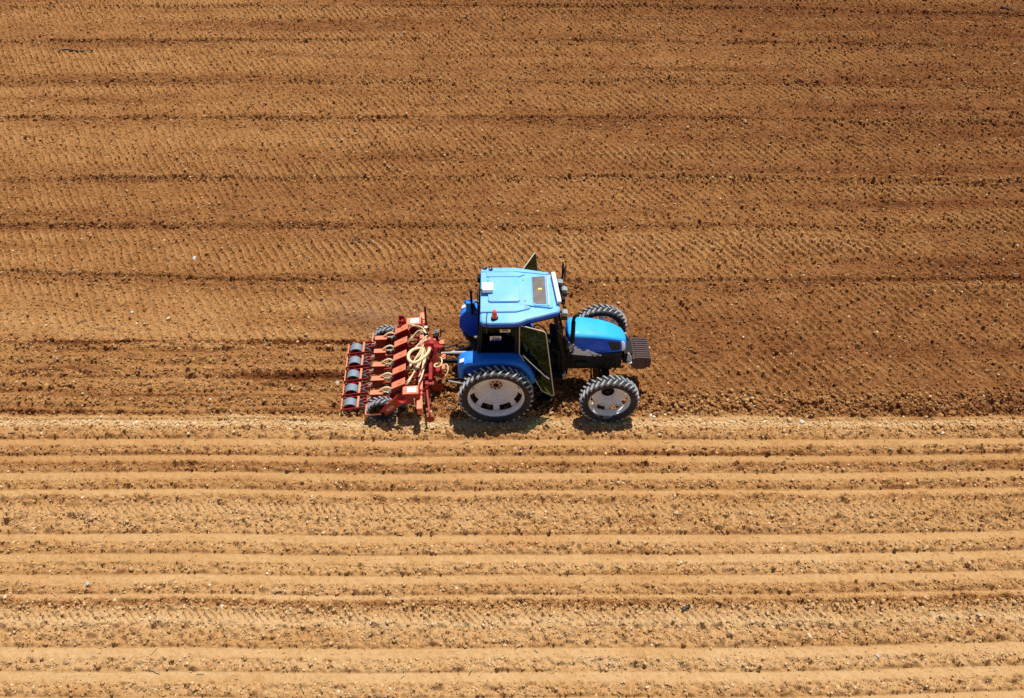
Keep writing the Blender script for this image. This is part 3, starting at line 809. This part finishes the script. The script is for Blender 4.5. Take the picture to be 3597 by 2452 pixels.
P = [(.50, .765, 2.55), (.89, 1.58, 2.53), (.92, 1.61, 2.46), (1.0, 1.66, 1.5), (.82, 1.3, 1.3), (.50, .76, 1.70)]
f = MB()
for i in range(len(P)): f.tube([P[i], P[(i + 1) % len(P)]], .012, 8, 1)
fo = f.build('door', CREAM, TR, smooth=True)
g = MB(); g.add(P, [tuple(range(len(P)))]); g.build('door_glass', GGLASS, fo, thick=.005)

# front lamps, mirrors
m = MB(); m.tube([(1.40, .62, 2.42), (1.43, .2, 2.44), (1.43, -.2, 2.44), (1.41, -.40, 2.40)], .018, 8).bar((1.24, .40, 2.54), (1.43, .40, 2.43), .03, .03).bar((1.24, -.30, 2.54), (1.43, -.30, 2.43), .03, .03).box((1.43, .10, 2.44), (.09, .11, .14))
m.build('lamp_rail', BLACK, TR, smooth=False)
for x, y in ((1.39, .63), (1.47, .39), (1.43, -.33)):
    m = MB(); m.prism([(x - .055, 2.42), (x + .06, 2.40), (x + .06, 2.52), (x - .02, 2.535), (x - .055, 2.50)], y - .065, y + .065)
    wl = m.build('work_lamp', paint('lamp_housing', (.30, .34, .36), .4, vary=.1), TR, bevel=.012)
    m = MB(); m.box((x + .063, y, 2.46), (.006, .11, .10)); m.build('lens', LENS, wl)
    m = MB(); m.box((x, y - .04, 2.39), (.12, .12, .05)); m.build('bracket', BLACK, wl)
m = MB(); m.tube([(1.30, .52, 2.30), (1.42, .80, 2.28), (1.47, .98, 2.30), (1.47, 1.0, 2.70)], .014, 8)
mr_ = m.build('mirror', BLACK, TR, smooth=True)
m = MB(); m.prism([(.93, 2.20), (1.09, 2.22), (1.10, 2.66), (.97, 2.70)], 1.465, 1.50, 'x'); mg = m.build('mirror_head', BLACK, mr_, bevel=.012)
m = MB(); m.add([(1.53, .94, 2.24), (1.56, 1.06, 2.30), (1.55, 1.02, 2.66), (1.50, .92, 2.58)], [(0, 1, 2, 3)]); m.build('mirror_glass', paint('mirror_glass', (.10, .11, .10), .1, metal=.8), mr_, thick=.02)
m = MB(); m.tube([(1.26, -.52, 2.20), (1.38, -.70, 2.18), (1.42, -.80, 2.22), (1.42, -.82, 2.30)], .014, 8); 
mr2 = m.build('mirror', BLACK, TR, smooth=True)
m = MB(); m.box((1.45, -.83, 2.10), (.04, .17, .30), rot=(0, 0, .3)); m.build('mirror_head', BLACK, mr2, bevel=.015)

# fenders
def fender(s):
    prof = [(-.80, 1.20), (-.80, 1.38), (-.775, 1.52), (-.715, 1.61), (-.60, 1.655), (-.40, 1.665), (.30, 1.665), (.45, 1.64), (.60, 1.55), (.74, 1.38), (.83, 1.18), (.87, 1.0)]
    cx, cz = 0, .8
    rings = []
    for x, z in prof:
        d = Vector((cx - x, cz - z)).normalized()
        def pt(y, k): return (x + d.x * k, s * y, z + d.y * k)
        rings.append([pt(.60, .0), pt(.62, -.0), pt(.80, .008), pt(.87, .02), pt(.905, .045), pt(.915, .09), pt(.905, .15)])
    f = MB(); f.loft(rings, cap=False, close=False)
    fo = f.build('fender', FENDERB, TR, smooth=True, thick=.012)
    w_ = MB(); w_.prism(prof + [(.70, .9), (-.60, .95)], s * .595, s * .612); w_.build('inner_panel', BLUE, fo)
    l = MB(); l.box((-.70, s * .84, 1.628), (.10, .10, .012), rot=(0, -.45, 0)); l.build('rear_reflector', LABELW, fo)
    return fo
fender(-1); fender(1)
m = MB(); m.bar((-.46, .62, 1.64), (-.60, .70, 1.95), .20, .03, up=(0, 1, 0)).box((-.54, .66, 1.80), (.20, .12, .26))
m.build('lamp_housing', FENDERB, TR, bevel=.03)
m = MB(); m.bar((-.50, .52, 1.66), (-.52, .66, 2.25), .05, .02).bar((-.44, .50, 1.66), (-.46, .55, 2.0), .02, .02); m.build('warning_plate', BLACK, TR)
# steps, tank, linkage
m = MB()
for z, y in ((.36, -.80), (.58, -.74)): m.box((1.05, y, z), (.34, .16, .03))
m.bar((.89, -.62, .78), (.89, -.80, .34), .03, .04).bar((1.21, -.62, .78), (1.21, -.80, .34), .03, .04)
m.build('step', BLACK, TR)
m = MB(); m.box((1.05, .52, .72), (.8, .30, .42)); m.build('fuel_tank', BLACK, TR, bevel=.04)
m = MB(); m.box((1.50, -.43, .70), (.05, .03, .26)); m.build('mudguard_stay', GREY, TR, bevel=.006)
for s in (-1, 1):
    m = MB(); m.bar((-.22, s * .30, .58), (-1.12, s * .42, .56), .035, .08); la = m.build('lower_link', BLACK, TR, bevel=.008)
    m = MB(); m.cyl((-.55, s * .355, .60), (-.40, s * .36, 1.12), .022).cyl((-.25, s * .25, 1.14), (-.42, s * .37, 1.12), .03).cyl((-1.05, s * .44, .58), (-.55, s * .62, .62), .018); m.build('lift_rod', GREY, la)
m = MB(); m.cyl((-.45, 0, 1.02), (-1.18, .03, .98), .026).cyl((-.65, 0.005, 1.01), (-.95, .02, .995), .036); m.build('top_link', GREY, TR)
m = MB(); m.cyl((-.42, 0, .72), (-1.20, .02, .74), .05).cyl((-.5, .0, .72), (-.62, 0, .72), .08); m.build('drive_shaft', BLACK, TR, smooth=True)
m = MB(); m.tube([(-.40, .12, 1.06), (-.7, .16, 1.16), (-1.0, .14, 1.08), (-1.2, .1, 1.1)], .012, 8).tube([(-.40, .16, 1.06), (-.7, .24, 1.10), (-1.0, .2, 1.0), (-1.2, .16, 1.05)], .012, 8); m.build('hydraulic_hose', RUBBERY, TR, smooth=True)
# ------------------------------------------------------------------ precision seed drill carried behind the tractor
RED = paint('dark_red_paint', (.29, .006, .006), .42, vary=.14, scale=5, coat=.08, dirt=(.40, .14, .08), dirt_amt=.07)
LITRED = paint('sunlit_dusty_red', (.78, .205, .105), .6, vary=.12, scale=7, dirt=(.80, .42, .24), dirt_amt=.5)  # the drill's red with dust and sunlight put into the colour
ZINC = paint('galvanised_steel', (.20, .255, .31), .6, metal=.05, vary=.12, scale=22, dirt=(.28, .26, .24), dirt_amt=.35)
HOSE = paint('cream_hose', (.80, .62, .36), .5, vary=.06, scale=9, dirt=(.78, .55, .3), dirt_amt=.35)
DARKRIM = paint('dark_worn_rim', (.05, .045, .045), .6, vary=.3, dirt=(.2, .12, .07), dirt_amt=.4)

SD = empty('seed_drill', (-1.70, 0, 0), math.radians(3.0))
tag(SD, 'red five-row seed drill with cream hoses and grey press rollers behind the tractor', 'seed drill')

m = MB(); m.box((0, .03, .60), (.10, 2.96, .10)); 
tb = m.build('toolbar', LITRED, SD, bevel=.008)
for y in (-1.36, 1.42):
    m = MB(); m.box((0, y, .66), (.125, .23, .035)).box((.0, y, .52), (.11, .20, .12)); m.build('toolbar_end', LITRED, tb, bevel=.006)
for y in (-1.06, -.94, -.62, -.21, .22, .65, .96):
    m = MB(); m.box((.015, y, .60), (.15, .05, .145)).cyl((.06, y, .69), (.10, y, .69), .018, seg=6); m.build('clamp', RED, tb, bevel=.005)

def row_unit():
    f = MB()
    f.bar((-.05, .07, .60), (-.36, .07, .56), .02, .04).bar((-.05, -.07, .60), (-.36, -.07, .56), .02, .04).bar((-.05, .07, .48), (-.36, .07, .44), .02, .04).bar((-.05, -.07, .48), (-.36, -.07, .44), .02, .04)
    f.prism([(-.30, .64), (-.30, .30), (-.50, .18), (-.72, .24), (-.66, .52)], -.05, .05)
    f.bar((-.60, .045, .34), (-1.28, .045, .30), .03, .05).bar((-.60, -.045, .34), (-1.28, -.045, .30), .03, .05)
    u = f.build('row_unit', RED, SD, bevel=.004)
    h = MB(); h.prism([(-.60, .715), (-.315, .875), (-.27, .60), (-.34, .50), (-.56, .44), (-.62, .52)], -.082, .082)
    h.build('seed_hopper', RED, u, bevel=.012)
    h = MB(); d = Vector((.285, 0, .16)).normalized(); nrm = Vector((-d.z, 0, d.x))
    c = Vector((-.4575, 0, .80)) + nrm * .008
    h.box(c, (.345, .185, .022), rot=(0, -math.atan2(.16, .285), 0)).box(c + nrm * .016 + d * .05, (.10, .07, .016), rot=(0, -math.atan2(.16, .285), 0))
    h.build('hopper_lid', LITRED, u, bevel=.005)
    h = MB(); h.lathe([(.001, -.045), (.13, -.04), (.14, -.02), (.14, .03), (.001, .035)], (-.44, -.095, .50), 24); h.build('metering_housing', RED, u, bevel=.004)
    h = MB(); h.prism([(-1.09, .535), (-.83, .535), (-.84, .46), (-.93, .28), (-1.03, .24), (-1.09, .30)], -.055, .055)
    sh = h.build('granule_box', RED, u, bevel=.006)
    h = MB(); h.box((-.96, 0, .542), (.275, .125, .02)); h.build('box_lid', LITRED, sh, bevel=.004)
    h = MB(); h.tube([(-.62, .02, .60), (-.70, .03, .665), (-.80, .03, .64), (-.90, .02, .56)], .022, 10).tube([(-.60, -.03, .58), (-.70, -.04, .60), (-.80, -.03, .58)], .016, 8); h.build('short_hose', HOSE, u, smooth=True)
    h = MB(); h.box((-.70, -.06, .58), (.05, .05, .08)).cyl((-.75, -.05, .60), (-.64, -.05, .63), .018); h.build('coupling', GREY, u)
    for s in (-1, 1):
        h = MB(); h.lathe([(.001, -.004), (.19, -.002), (.19, .002), (.001, .004)], (-.52, s * .022, .16), 28); h.build('opener_disc', ZINC, u)
    # press roller in its own small frame
    b = MB()
    for s in (-1, 1): b.bar((-1.22, s * .165, .27), (-1.76, s * .165, .20), .016, .05)
    n_red = len(b.f)
    b.bar((-1.758, -.17, .205), (-1.758, .17, .205), .024, .04).bar((-1.395, -.165, .25), (-1.395, .165, .25), .045, .045)
    rfm = b.build('roller_frame', RED, u, bevel=.003)
    rfm.data.materials.append(LITRED)
    for p in rfm.data.polygons:
        if p.index >= n_red: p.material_index = 1
    r = MB(); r.lathe([(.132, -.098), (.147, -.098), (.147, .098), (.132, .098), (.132, .0)], (-1.575, 0, .160), 40)
    pr = r.build('press_roller', ZINC, u, smooth=False)
    r = MB(); r.lathe([(.03, -.03), (.131, -.02), (.131, .02), (.03, .03)], (-1.575, 0, .160), 32).cyl((-1.575, -.17, .16), (-1.575, .17, .16), .022)
    pass
    r.build('roller_hub', RED, pr)
    for s in (-1, 1):
        r = MB(); r.lathe([(.05, -.012), (.105, -.010), (.115, 0), (.105, .010), (.05, .012)], (0, 0, 0), 24)
        cw = r.build('closing_wheel', ZINC, u, smooth=False)
        cw.location = (-1.31, s * .06, .175); cw.rotation_euler = (0, 0, s * .35)
    r = MB(); r.tube([(-1.20, -.10, .40), (-1.16, -.11, .46), (-1.12, -.08, .44), (-1.13, -.04, .38)], .010, 6).bar((-1.13, 0, .33), (-1.02, 0, .42), .10, .03); r.build('spring_latch', CREAM, u)
    return u
RY = (.86, .43, .0, -.43, -.85)
u0 = row_unit()
units = []
for k, y in enumerate(RY):
    u = u0 if k == 0 else copy_tree(u0, SD)
    u.location = (.0, y, 0)
    units.append(u)

# drive wheels at both ends, each with its chain case, gearbox and scraper frame
def end_wheel(y, yin, side):
    w_ = wheel(SD, (-.845, y, .325), .335, .215, .095, 17, -1, -.05, 6, .05, name='drive_wheel', rake=.10, rm=DARKRIM, hubm=RED, lug_t=.040, lug_h=.030)
    m = MB()
    n = 14
    A, B, ra, rb = Vector((-.36, .80)), Vector((-.85, .325)), .125, .085
    d = (B - A).normalized(); nn = Vector((-d.y, d.x))
    a0 = math.atan2(nn.y, nn.x)
    poly = [(A + Vector((math.cos(a0 - PI * k / n), math.sin(a0 - PI * k / n))) * ra) for k in range(n + 1)]
    poly += [(B + Vector((math.cos(a0 - PI - PI * k / n), math.sin(a0 - PI - PI * k / n))) * rb) for k in range(n + 1)]
    m.prism([tuple(p) for p in poly], yin - .035, yin + .035)
    cc = m.build('chain_case', RED, SD, bevel=.016, seg=3)
    if side < 0:
        oc = A * .42 + B * .58
        o = MB(); ov = []
        for k in range(28):
            t = 2 * PI * k / 28
            q = d * (math.copysign(abs(math.cos(t)) ** .6, math.cos(t)) * .105) + nn * (math.copysign(abs(math.sin(t)) ** .8, math.sin(t)) * .043)
            ov.append((oc.x + q.x, oc.y + q.y))
        o.prism(ov, yin - .0375, yin - .034); o.build('brand_plate', LABELW, cc)
        o = MB(); o.prism([(oc.x + (p[0] - oc.x) * .88, oc.y + (p[1] - oc.y) * .86) for p in ov], yin - .0395, yin - .037); o.build('brand_plate_field', paint('magenta_red_print', (.50, .01, .06), .4), cc)
        t = bpy.data.curves.new('brand_lettering', 'FONT'); t.body = 'OSLAK'; t.size = .058; t.extrude = .001; t.align_x = 'CENTER'; t.align_y = 'CENTER'; t.materials.append(LABELW)
        to = bpy.data.objects.new('brand_lettering', t); COL.objects.link(to)
        to.location = (oc.x, yin - .041, oc.y); to.rotation_euler = Euler((math.radians(90), -math.atan2(-d.y, -d.x), 0), 'XYZ').to_quaternion().to_euler()
        text_to_mesh(to, 'brand_lettering', cc)
    # scraper frame round the wheel
    m = MB()
    for yy in (y - .135, y + .135): m.bar((-.85, yy, .335), (-1.19, yy, .315), .02, .05)
    m.bar((-1.19, y - .145, .315), (-1.19, y + .145, .315), .03, .07).bar((-1.19, y - .10, .30), (-1.22, y - .10, .10), .03, .03)
    m.build('scraper_frame', LITRED, SD, bevel=.004)
    # gearbox housing on the toolbar
    yc = -1.06 if side < 0 else 1.10
    m = MB(); m.prism([(-.43, .60), (-.37, .80), (0.0, .82), (.02, .60), (-.05, .50), (-.30, .50)], yc - .13, yc + .13)
    gb = m.build('gearbox', RED, SD, bevel=.014)
    m = MB(); m.box((-.19, yc, .816), (.33, .225, .012), rot=(0, -.055, 0)); m.build('gearbox_lid', LITRED, gb, bevel=.003)
    m = MB(); m.box((-.165, yc, .827), (.20, .15, .006), rot=(0, -.055, 0)); m.build('instruction_label', LABELW, gb)
    if side < 0:
        m = MB(); m.box((-.13, yc - .1315, .72), (.16, .004, .035)); m.build('warning_label', paint('amber_label', (.45, .10, .02), .5), gb)
    else:
        m = MB(); m.prism([(-.52, .62), (-.54, .92), (-.46, .93), (-.40, .88), (-.40, .66)], yc - .10, yc - .07).prism([(-.52, .62), (-.54, .92), (-.46, .93), (-.40, .88), (-.40, .66)], yc + .07, yc + .10).box((-.45, yc, .75), (.05, .16, .18)); m.build('chain_guard', RED, gb, bevel=.006)
    m = MB(); m.cyl((-.11, yc - .19 if side < 0 else yc + .16, .50), (-.11, yc - .19 if side < 0 else yc + .16, .84 if side > 0 else .74), .018); m.build('depth_pin', CHROME, gb)
end_wheel(-1.15, -1.27, -1)
end_wheel(1.09, .955, 1)

# headstock, mast and fan
m = MB()
m.box((.22, .05, .66), (.08, 1.42, .09)).bar((.0, .55, .62), (.24, .55, .66), .08, .06).bar((.0, -.50, .62), (.24, -.50, .66), .08, .06)
for s in (-1, 1):
    m.bar((.26, s * .36, .48), (.36, s * .05, 1.05), .07, .05).bar((.26, s * .42, .68), (.50, s * .42, .52), .03, .14)
m.bar((.30, 0, 1.06), (.48, .02, 1.0), .10, .05).box((.42, .40, .62), (.16, .18, .20)).box((.40, -.35, .60), (.14, .12, .2))
hs = m.build('headstock', RED, SD, bevel=.006)
m = MB(); m.box((.20, .22, .83), (.06, .38, .24)).box((.31, .30, .82), (.07, .26, .28)); m.build('mast_plate', LITRED, hs, bevel=.012)
for p, q in (((.50, .02, .725), (.10, .22, .03)), ((.49, -.30, .70), (.09, .14, .03)), ((.46, .45, .735), (.12, .14, .03))):
    m = MB(); m.box(p, q); m.build('top_plate', LITRED, hs, bevel=.006)
m = MB(); m.lathe([(.001, -.09), (.17, -.085), (.205, -.06), (.205, .06), (.17, .085), (.001, .09)], (.24, .12, .90), 32).box((.20, -.02, .98), (.12, .12, .10))
fan = m.build('fan', RED, SD, bevel=.01)
m = MB(); m.cyl((.23, -.02, .99), (.21, -.07, 1.07), .058, seg=20); m.build('fan_outlet', paint('bright_red', (.62, .02, .03), .4), fan)
m = MB(); m.cyl((.36, .52, .80), (.36, .52, 1.02), .055, seg=20).cyl((.36, .52, 1.02), (.36, .52, 1.05), .035, seg=16); m.build('hydraulic_motor', CHROME, SD, smooth=False)
m = MB(); m.box((.34, .40, .90), (.12, .10, .24)).box((.45, .56, .92), (.03, .06, .20)); m.build('valve_block', BLACK, SD, bevel=.01)
m = MB(); m.bar((.10, 1.0, .66), (.11, 1.0, 1.36), .045, .05, up=(1, 0, 0)).box((.10, .97, .70), (.14, .10, .12)).cyl((.13, .92, .72), (.05, 1.1, .72), .03)
m.build('marker_arm', paint('deep_red_paint', (.16, .010, .010), .5, vary=.2), SD, bevel=.006)
m = MB(); m.cyl((.09, .86, .66), (.10, .86, .84), .042); m.build('hose_stub', HOSE, SD, smooth=False)
m = MB(); m.bar((.13, -.78, .50), (.20, -1.44, .46), .045, .05).cyl((.12, -.80, .50), (.12, -.76, .58), .03).box((.20, -1.42, .42), (.03, .10, .14))
ma = m.build('marker_arm', RED, SD, bevel=.005)
m = MB(); m.lathe([(.001, -.02), (.10, .0), (.10, .006), (.001, -.012)], (.20, -1.47, .30), 28); m.build('marker_disc', RED, ma)
m = MB(); m.lathe([(.001, -.01), (.14, .0), (.14, .006), (.001, -.004)], (.36, -.50, .24), 28).bar((.30, -.50, .60), (.36, -.50, .24), .05, .03); m.build('coulter', RED, SD)
m = MB(); m.bar((.16, -.72, .60), (.18, -.76, .20), .06, .05, up=(1, 0, 0)).bar((.10, -.68, .60), (.30, -.70, .60), .10, .05); m.build('parking_stand', RED, SD, bevel=.005)
# air hoses
m = MB(); m.cyl((.13, .40, .92), (.13, .40, 1.06), .048, seg=16).cyl((.13, .40, 1.06), (.13, .40, 1.10), .036, seg=16).cyl((.13, .40, .86), (.13, .40, .92), .034, seg=16); 
mf = m.build('hose_manifold', BLACK, SD, smooth=False)
for k, (y, mid) in enumerate(zip(RY, ((.0, .66, 1.02), (.0, .48, 1.02), (.09, .20, .98), (.06, -.10, .94), (.04, -.40, .90)))):
    m = MB()
    for j, dz in enumerate((0, .035)):
        s = (.13 + .012 * j, .40 - .015 * j, 1.05 - .10 * (k > 1) + dz)
        m.tube([s, (mid[0] + .05, (mid[1] + .40) / 2 + .02 * j, mid[2] + .05 + dz), (mid[0] - .05 - .02 * j, mid[1] + .01 * j, mid[2] + dz), (-.22, y + .03 - .06 * j, .90), (-.30, y + .035 - .07 * j, .80)], .0165, 10)
    m.build('air_hose', HOSE, SD, smooth=True)
m = MB(); m.tube([(.21, -.06, 1.05), (.215, -.14, 1.09), (.17, -.30, 1.12), (.04, -.46, 1.12), (-.11, -.53, 1.10), (-.22, -.42, 1.08), (-.24, -.24, 1.06), (-.17, -.08, 1.03), (-.05, .02, .99), (.04, .06, .92), (.08, .09, .80)], .036, 14)
m.build('fan_hose', HOSE, SD, smooth=True)
m = MB(); m.tube([(.14, .40, .90), (.16, .28, .90), (.24, .10, .92), (.36, -.02, .88), (.48, -.02, .80)], .020, 10); m.build('thin_hose', HOSE, SD, smooth=True)
m = MB(); m.tube([(.42, -.08, .78), (.46, -.16, .84), (.48, -.30, .86), (.44, -.40, .84), (.36, -.42, .82), (.31, -.36, .80), (.33, -.28, .78), (.38, -.24, .74)], .017, 10); m.build('thin_hose', HOSE, SD, smooth=True)
m = MB(); m.tube([(.54, -.20, .70), (.60, -.30, .72), (.60, -.42, .68), (.54, -.50, .60)], .013, 8); m.build('thin_hose', HOSE, SD, smooth=True)
for pts in ([(.16, .36, .92), (.14, .10, .96), (.10, -.30, .86), (.05, -.62, .80), (-.02, -.80, .76)], [(.12, .36, .92), (.08, .06, .90), (.06, -.30, .80), (.02, -.58, .76)]):
    m = MB(); m.tube(pts, .02, 10); m.build('air_hose', HOSE, SD, smooth=True)
# ------------------------------------------------------------------ single stones, clods and sticks on the field
STONE = paint('pale_limestone', (.60, .54, .45), .85, vary=.12, scale=12, bump=.4)
GSTONE = paint('grey_stone', (.46, .42, .36), .85, vary=.15, scale=12, bump=.4)
OCHRE = paint('ochre_clod', (.46, .22, .075), .95, vary=.2, scale=14, bump=.6)
DARKCL = paint('moist_dark_clod', (.10, .045, .02), .95, vary=.25, scale=14, bump=.6)
WOOD = paint('dark_weathered_wood', (.035, .03, .026), .85, vary=.3, scale=14, bump=.4)
PIPE = paint('blue_black_plastic', (.012, .018, .026), .5, vary=.2)
def ground_at(xd, yd):
    """where the photograph's point (on a 2324-wide picture) lies on the field"""
    p = math.radians(45.1)
    d = Vector((0, math.cos(p), -math.sin(p))) + Vector((1, 0, 0)) * ((xd - 1162) / 1880) - Vector((0, math.sin(p), math.cos(p))) * ((yd - 792) / 1880)
    t = -CAMZ / d.z
    return CAMX + d.x * t, CAMY + d.y * t
def rock(name, xd, yd, r, mat, label, cat, seed, squash=.65, parent_lump=None):
    x, y = ground_at(xd, yd); r *= .8
    bm = bmesh.new(); bmesh.ops.create_icosphere(bm, subdivisions=3, radius=1)
    rr = random.Random(seed)
    ds = [(Vector((rr.gauss(0, 1), rr.gauss(0, 1), rr.gauss(0, 1))).normalized(), rr.uniform(.55, .85)) for _ in range(9)]
    for v in bm.verts:
        for d, k in ds:
            t = v.co.dot(d) - k
            if t > 0: v.co -= d * t * .85
        v.co *= 1 + (rr.random() - .5) * .05
        v.co = Vector((v.co.x * r * 1.15, v.co.y * r * .95, v.co.z * r * squash))
    me = bpy.data.meshes.new(name); bm.to_mesh(me); bm.free()
    o = bpy.data.objects.new(name, me); COL.objects.link(o); me.materials.append(mat)
    o.location = (x, y, height_at(x, y) + r * squash * .45); o.rotation_euler = (0, 0, rr.random() * 6)
    return tag(o, label, cat)
def stick(name, pts, r, mat, label, cat, twig=None):
    P = []
    for xd, yd in pts:
        x, y = ground_at(xd, yd); P.append((x, y, height_at(x, y) + r * 1.3))
    m = MB(); m.tube(P, r, 7, 3)
    if twig:
        a = Vector(P[twig[0]]); x, y = ground_at(*twig[1]); m.tube([a, (a + Vector((x, y, height_at(x, y) + r))) / 2, (x, y, height_at(x, y) + r * 1.2)], r * .6, 6, 2)
    o = m.build(name, mat, None, smooth=True)
    return tag(o, label, cat)
rock('stone', 1660, 957, .055, STONE, 'white stone on the pale bank, right of the near front wheel', 'stone', 1)
rock('stone', 1820, 957, .075, STONE, 'largest white stone, alone on the dark and pale soil boundary at right', 'stone', 2)
rock('stone', 2140, 981, .06, STONE, 'flat whitish stone near the right edge, just below the pale bank', 'stone', 3, .4)
rock('stone', 2026, 758, .05, GSTONE, 'lone pale grey stone on the ribbed soil right of the tractor', 'stone', 4)
rock('stone', 1476, 944, .06, STONE, 'cream stone nearest the front tyre, left one of a touching pair', 'stone', 5)
rock('stone', 1484, 948, .055, STONE, 'cream stone leaning on another one by the front tyre, the right of the pair', 'stone', 6)
rock('stone', 301, 711, .06, STONE, 'bright white stone on smooth soil left of the seed drill', 'stone', 7)
rock('stone', 382, 724, .07, paint('tan_stone', (.60, .44, .28), .9, vary=.15, bump=.4), 'tan stone on smooth soil, nearest beyond the drilled strip', 'stone', 8)
rock('stone', 443, 591, .085, STONE, 'white stone beyond the long wheel track at left', 'stone', 9)
rock('stone', 767, 871, .07, GSTONE, 'grey stone beside the press rollers of the seed drill', 'stone', 10)
rock('stone', 477, 909, .055, STONE, 'cream stone among red crumbs in the drilled strip at left', 'stone', 11)
rock('stone', 504, 1377, .055, STONE, 'pale stone at the crumbly edge of the lower tyre track', 'stone', 12)
rock('stone', 193, 1326, .05, GSTONE, 'greyish stone, left of two lying close together on a pale row', 'stone', 13)
rock('stone', 202, 1330, .05, GSTONE, 'greyish stone, right of two lying close together on a pale row', 'stone', 14)
rock('stone', 1990, 1491, .055, GSTONE, 'round grey stone with a dark shadow near the bottom right', 'stone', 15, .8)
rock('stone', 1836, 1450, .04, STONE, 'upright pale stone on the crumbly row above the round grey stone', 'stone', 16, .9)
rock('stone', 767, 1568, .04, STONE, 'white stone at the bottom edge of the field left of centre', 'stone', 17)
rock('earth_clod', 746, 1393, .06, OCHRE, 'round ochre clod in the lower tyre track left of centre', 'earth clod', 18, .8)
rock('earth_clod', 477, 1513, .055, OCHRE, 'round ochre clod on a crumbly row near the bottom left', 'earth clod', 19, .8)
rock('earth_clod', 1945, 1494, .045, OCHRE, 'small ochre clod just left of the round grey stone', 'earth clod', 20, .8)
rock('earth_clod', 530, 651, .12, DARKCL, 'dark clod lying in the long wheel track at left, larger of two', 'earth clod', 21, .7)
rock('earth_clod', 612, 656, .09, DARKCL, 'dark clod lying in the long wheel track at left, smaller of two', 'earth clod', 22, .7)
rock('earth_clod', 1835, 645, .10, DARKCL, 'dark lump of earth in the long wheel track right of the tractor', 'earth clod', 23, .7)
stick('dead_branch', [(132, 119), (150, 116), (170, 117), (190, 118), (212, 118)], .028, WOOD, 'long thin dark branch lying on ribbed soil in the upper left', 'branch', (2, (162, 113)))
stick('stick', [(795, 554), (815, 552), (835, 553), (852, 552)], .022, WOOD, 'dark broken stick on the ribbed soil between tractor and far lines', 'stick', (1, (800, 549)))
stick('stick', [(2268, 22), (2285, 24), (2302, 27)], .032, WOOD, 'short thick dark stick in the top right corner of the field', 'stick')
stick('pipe_piece', [(2150, 1056), (2165, 1054), (2184, 1054)], .022, PIPE, 'short blue-black pipe piece beside the moist dark row at right', 'pipe')
stick('plastic_scrap', [(1549, 1386), (1556, 1380), (1566, 1377)], .03, PIPE, 'dark bluish scrap lying in the lower tyre track right of centre', 'scrap')

# fine dust hanging behind the drill
def dust():
    bm = bmesh.new(); bmesh.ops.create_icosphere(bm, subdivisions=3, radius=1)
    me = bpy.data.meshes.new('dust'); bm.to_mesh(me); bm.free()
    o = bpy.data.objects.new('dust', me); COL.objects.link(o)
    o.location = (-3.1, 1.75, .55); o.scale = (1.7, 1.0, .6)
    m = bpy.data.materials.new('dust_cloud'); m.use_nodes = True; nt = m.node_tree; N, L = nt.nodes, nt.links
    N.remove(N['Principled BSDF'])
    v = N.new('ShaderNodeVolumePrincipled'); v.inputs['Color'].default_value = (1, .86, .68, 1); v.inputs['Anisotropy'].default_value = .2
    tc = N.new('ShaderNodeTexCoord'); ln = N.new('ShaderNodeVectorMath'); ln.operation = 'LENGTH'; L.new(tc.outputs['Object'], ln.inputs[0])
    fall = N.new('ShaderNodeMapRange'); fall.inputs[1].default_value = 1.0; fall.inputs[2].default_value = .1; fall.inputs[3].default_value = 0; fall.inputs[4].default_value = 1; L.new(ln.outputs['Value'], fall.inputs[0])
    nz = N.new('ShaderNodeTexNoise'); nz.inputs['Scale'].default_value = 2.2; nz.inputs['Detail'].default_value = 4; L.new(tc.outputs['Object'], nz.inputs['Vector'])
    mr = N.new('ShaderNodeMapRange'); mr.inputs[1].default_value = .35; mr.inputs[2].default_value = .7; mr.inputs[4].default_value = DUST; L.new(nz.outputs['Fac'], mr.inputs[0])
    mu = N.new('ShaderNodeMath'); mu.operation = 'MULTIPLY'; L.new(fall.outputs[0], mu.inputs[0]); L.new(mr.outputs[0], mu.inputs[1])
    L.new(mu.outputs[0], v.inputs['Density']); L.new(v.outputs[0], N['Material Output'].inputs['Volume'])
    me.materials.append(m)
    tag(o, 'thin pale dust hanging behind the seed drill', 'dust', kind='stuff')
DUST = .35
dust()
# ------------------------------------------------------------------ camera, sun and sky
cam_d = bpy.data.cameras.new('camera'); cam = bpy.data.objects.new('camera', cam_d); COL.objects.link(cam)
cam.location = (CAMX, CAMY, CAMZ)
cam.rotation_euler = (math.radians(90 - 45.1), 0, 0)
cam_d.sensor_width = 36; cam_d.sensor_fit = 'HORIZONTAL'
cam_d.lens = 36 * 1880 / 2324
cam_d.clip_end = 6000
scene.camera = cam

SUN = Vector((.17, .265, 1)).normalized()
sd = bpy.data.lights.new('sun', 'SUN'); sun = bpy.data.objects.new('sun', sd); COL.objects.link(sun)
sd.energy = 5.0; sd.angle = math.radians(.5); sd.color = (1, .95, .87)
sun.rotation_euler = SUN.to_track_quat('Z', 'Y').to_euler()
w = bpy.data.worlds.new('World'); scene.world = w; w.use_nodes = True
nt = w.node_tree
sky = nt.nodes.new('ShaderNodeTexSky'); sky.sky_type = 'NISHITA'; sky.sun_disc = False
sky.sun_elevation = math.asin(SUN.z); sky.sun_rotation = math.atan2(SUN.x, SUN.y)
sky.altitude = 300; sky.dust_density = .6; sky.air_density = 1.0
nt.links.new(sky.outputs[0], nt.nodes['Background'].inputs[0])
nt.nodes['Background'].inputs[1].default_value = .064
scene.view_settings.view_transform = 'Standard'; scene.view_settings.look = 'None'
scene.view_settings.exposure = .10; scene.view_settings.gamma = 1
scene.render.engine = 'CYCLES'
scene.cycles.use_denoising = False
scene.cycles.volume_bounces = 3
scene.cycles.max_bounces = 6; scene.cycles.transparent_max_bounces = 12
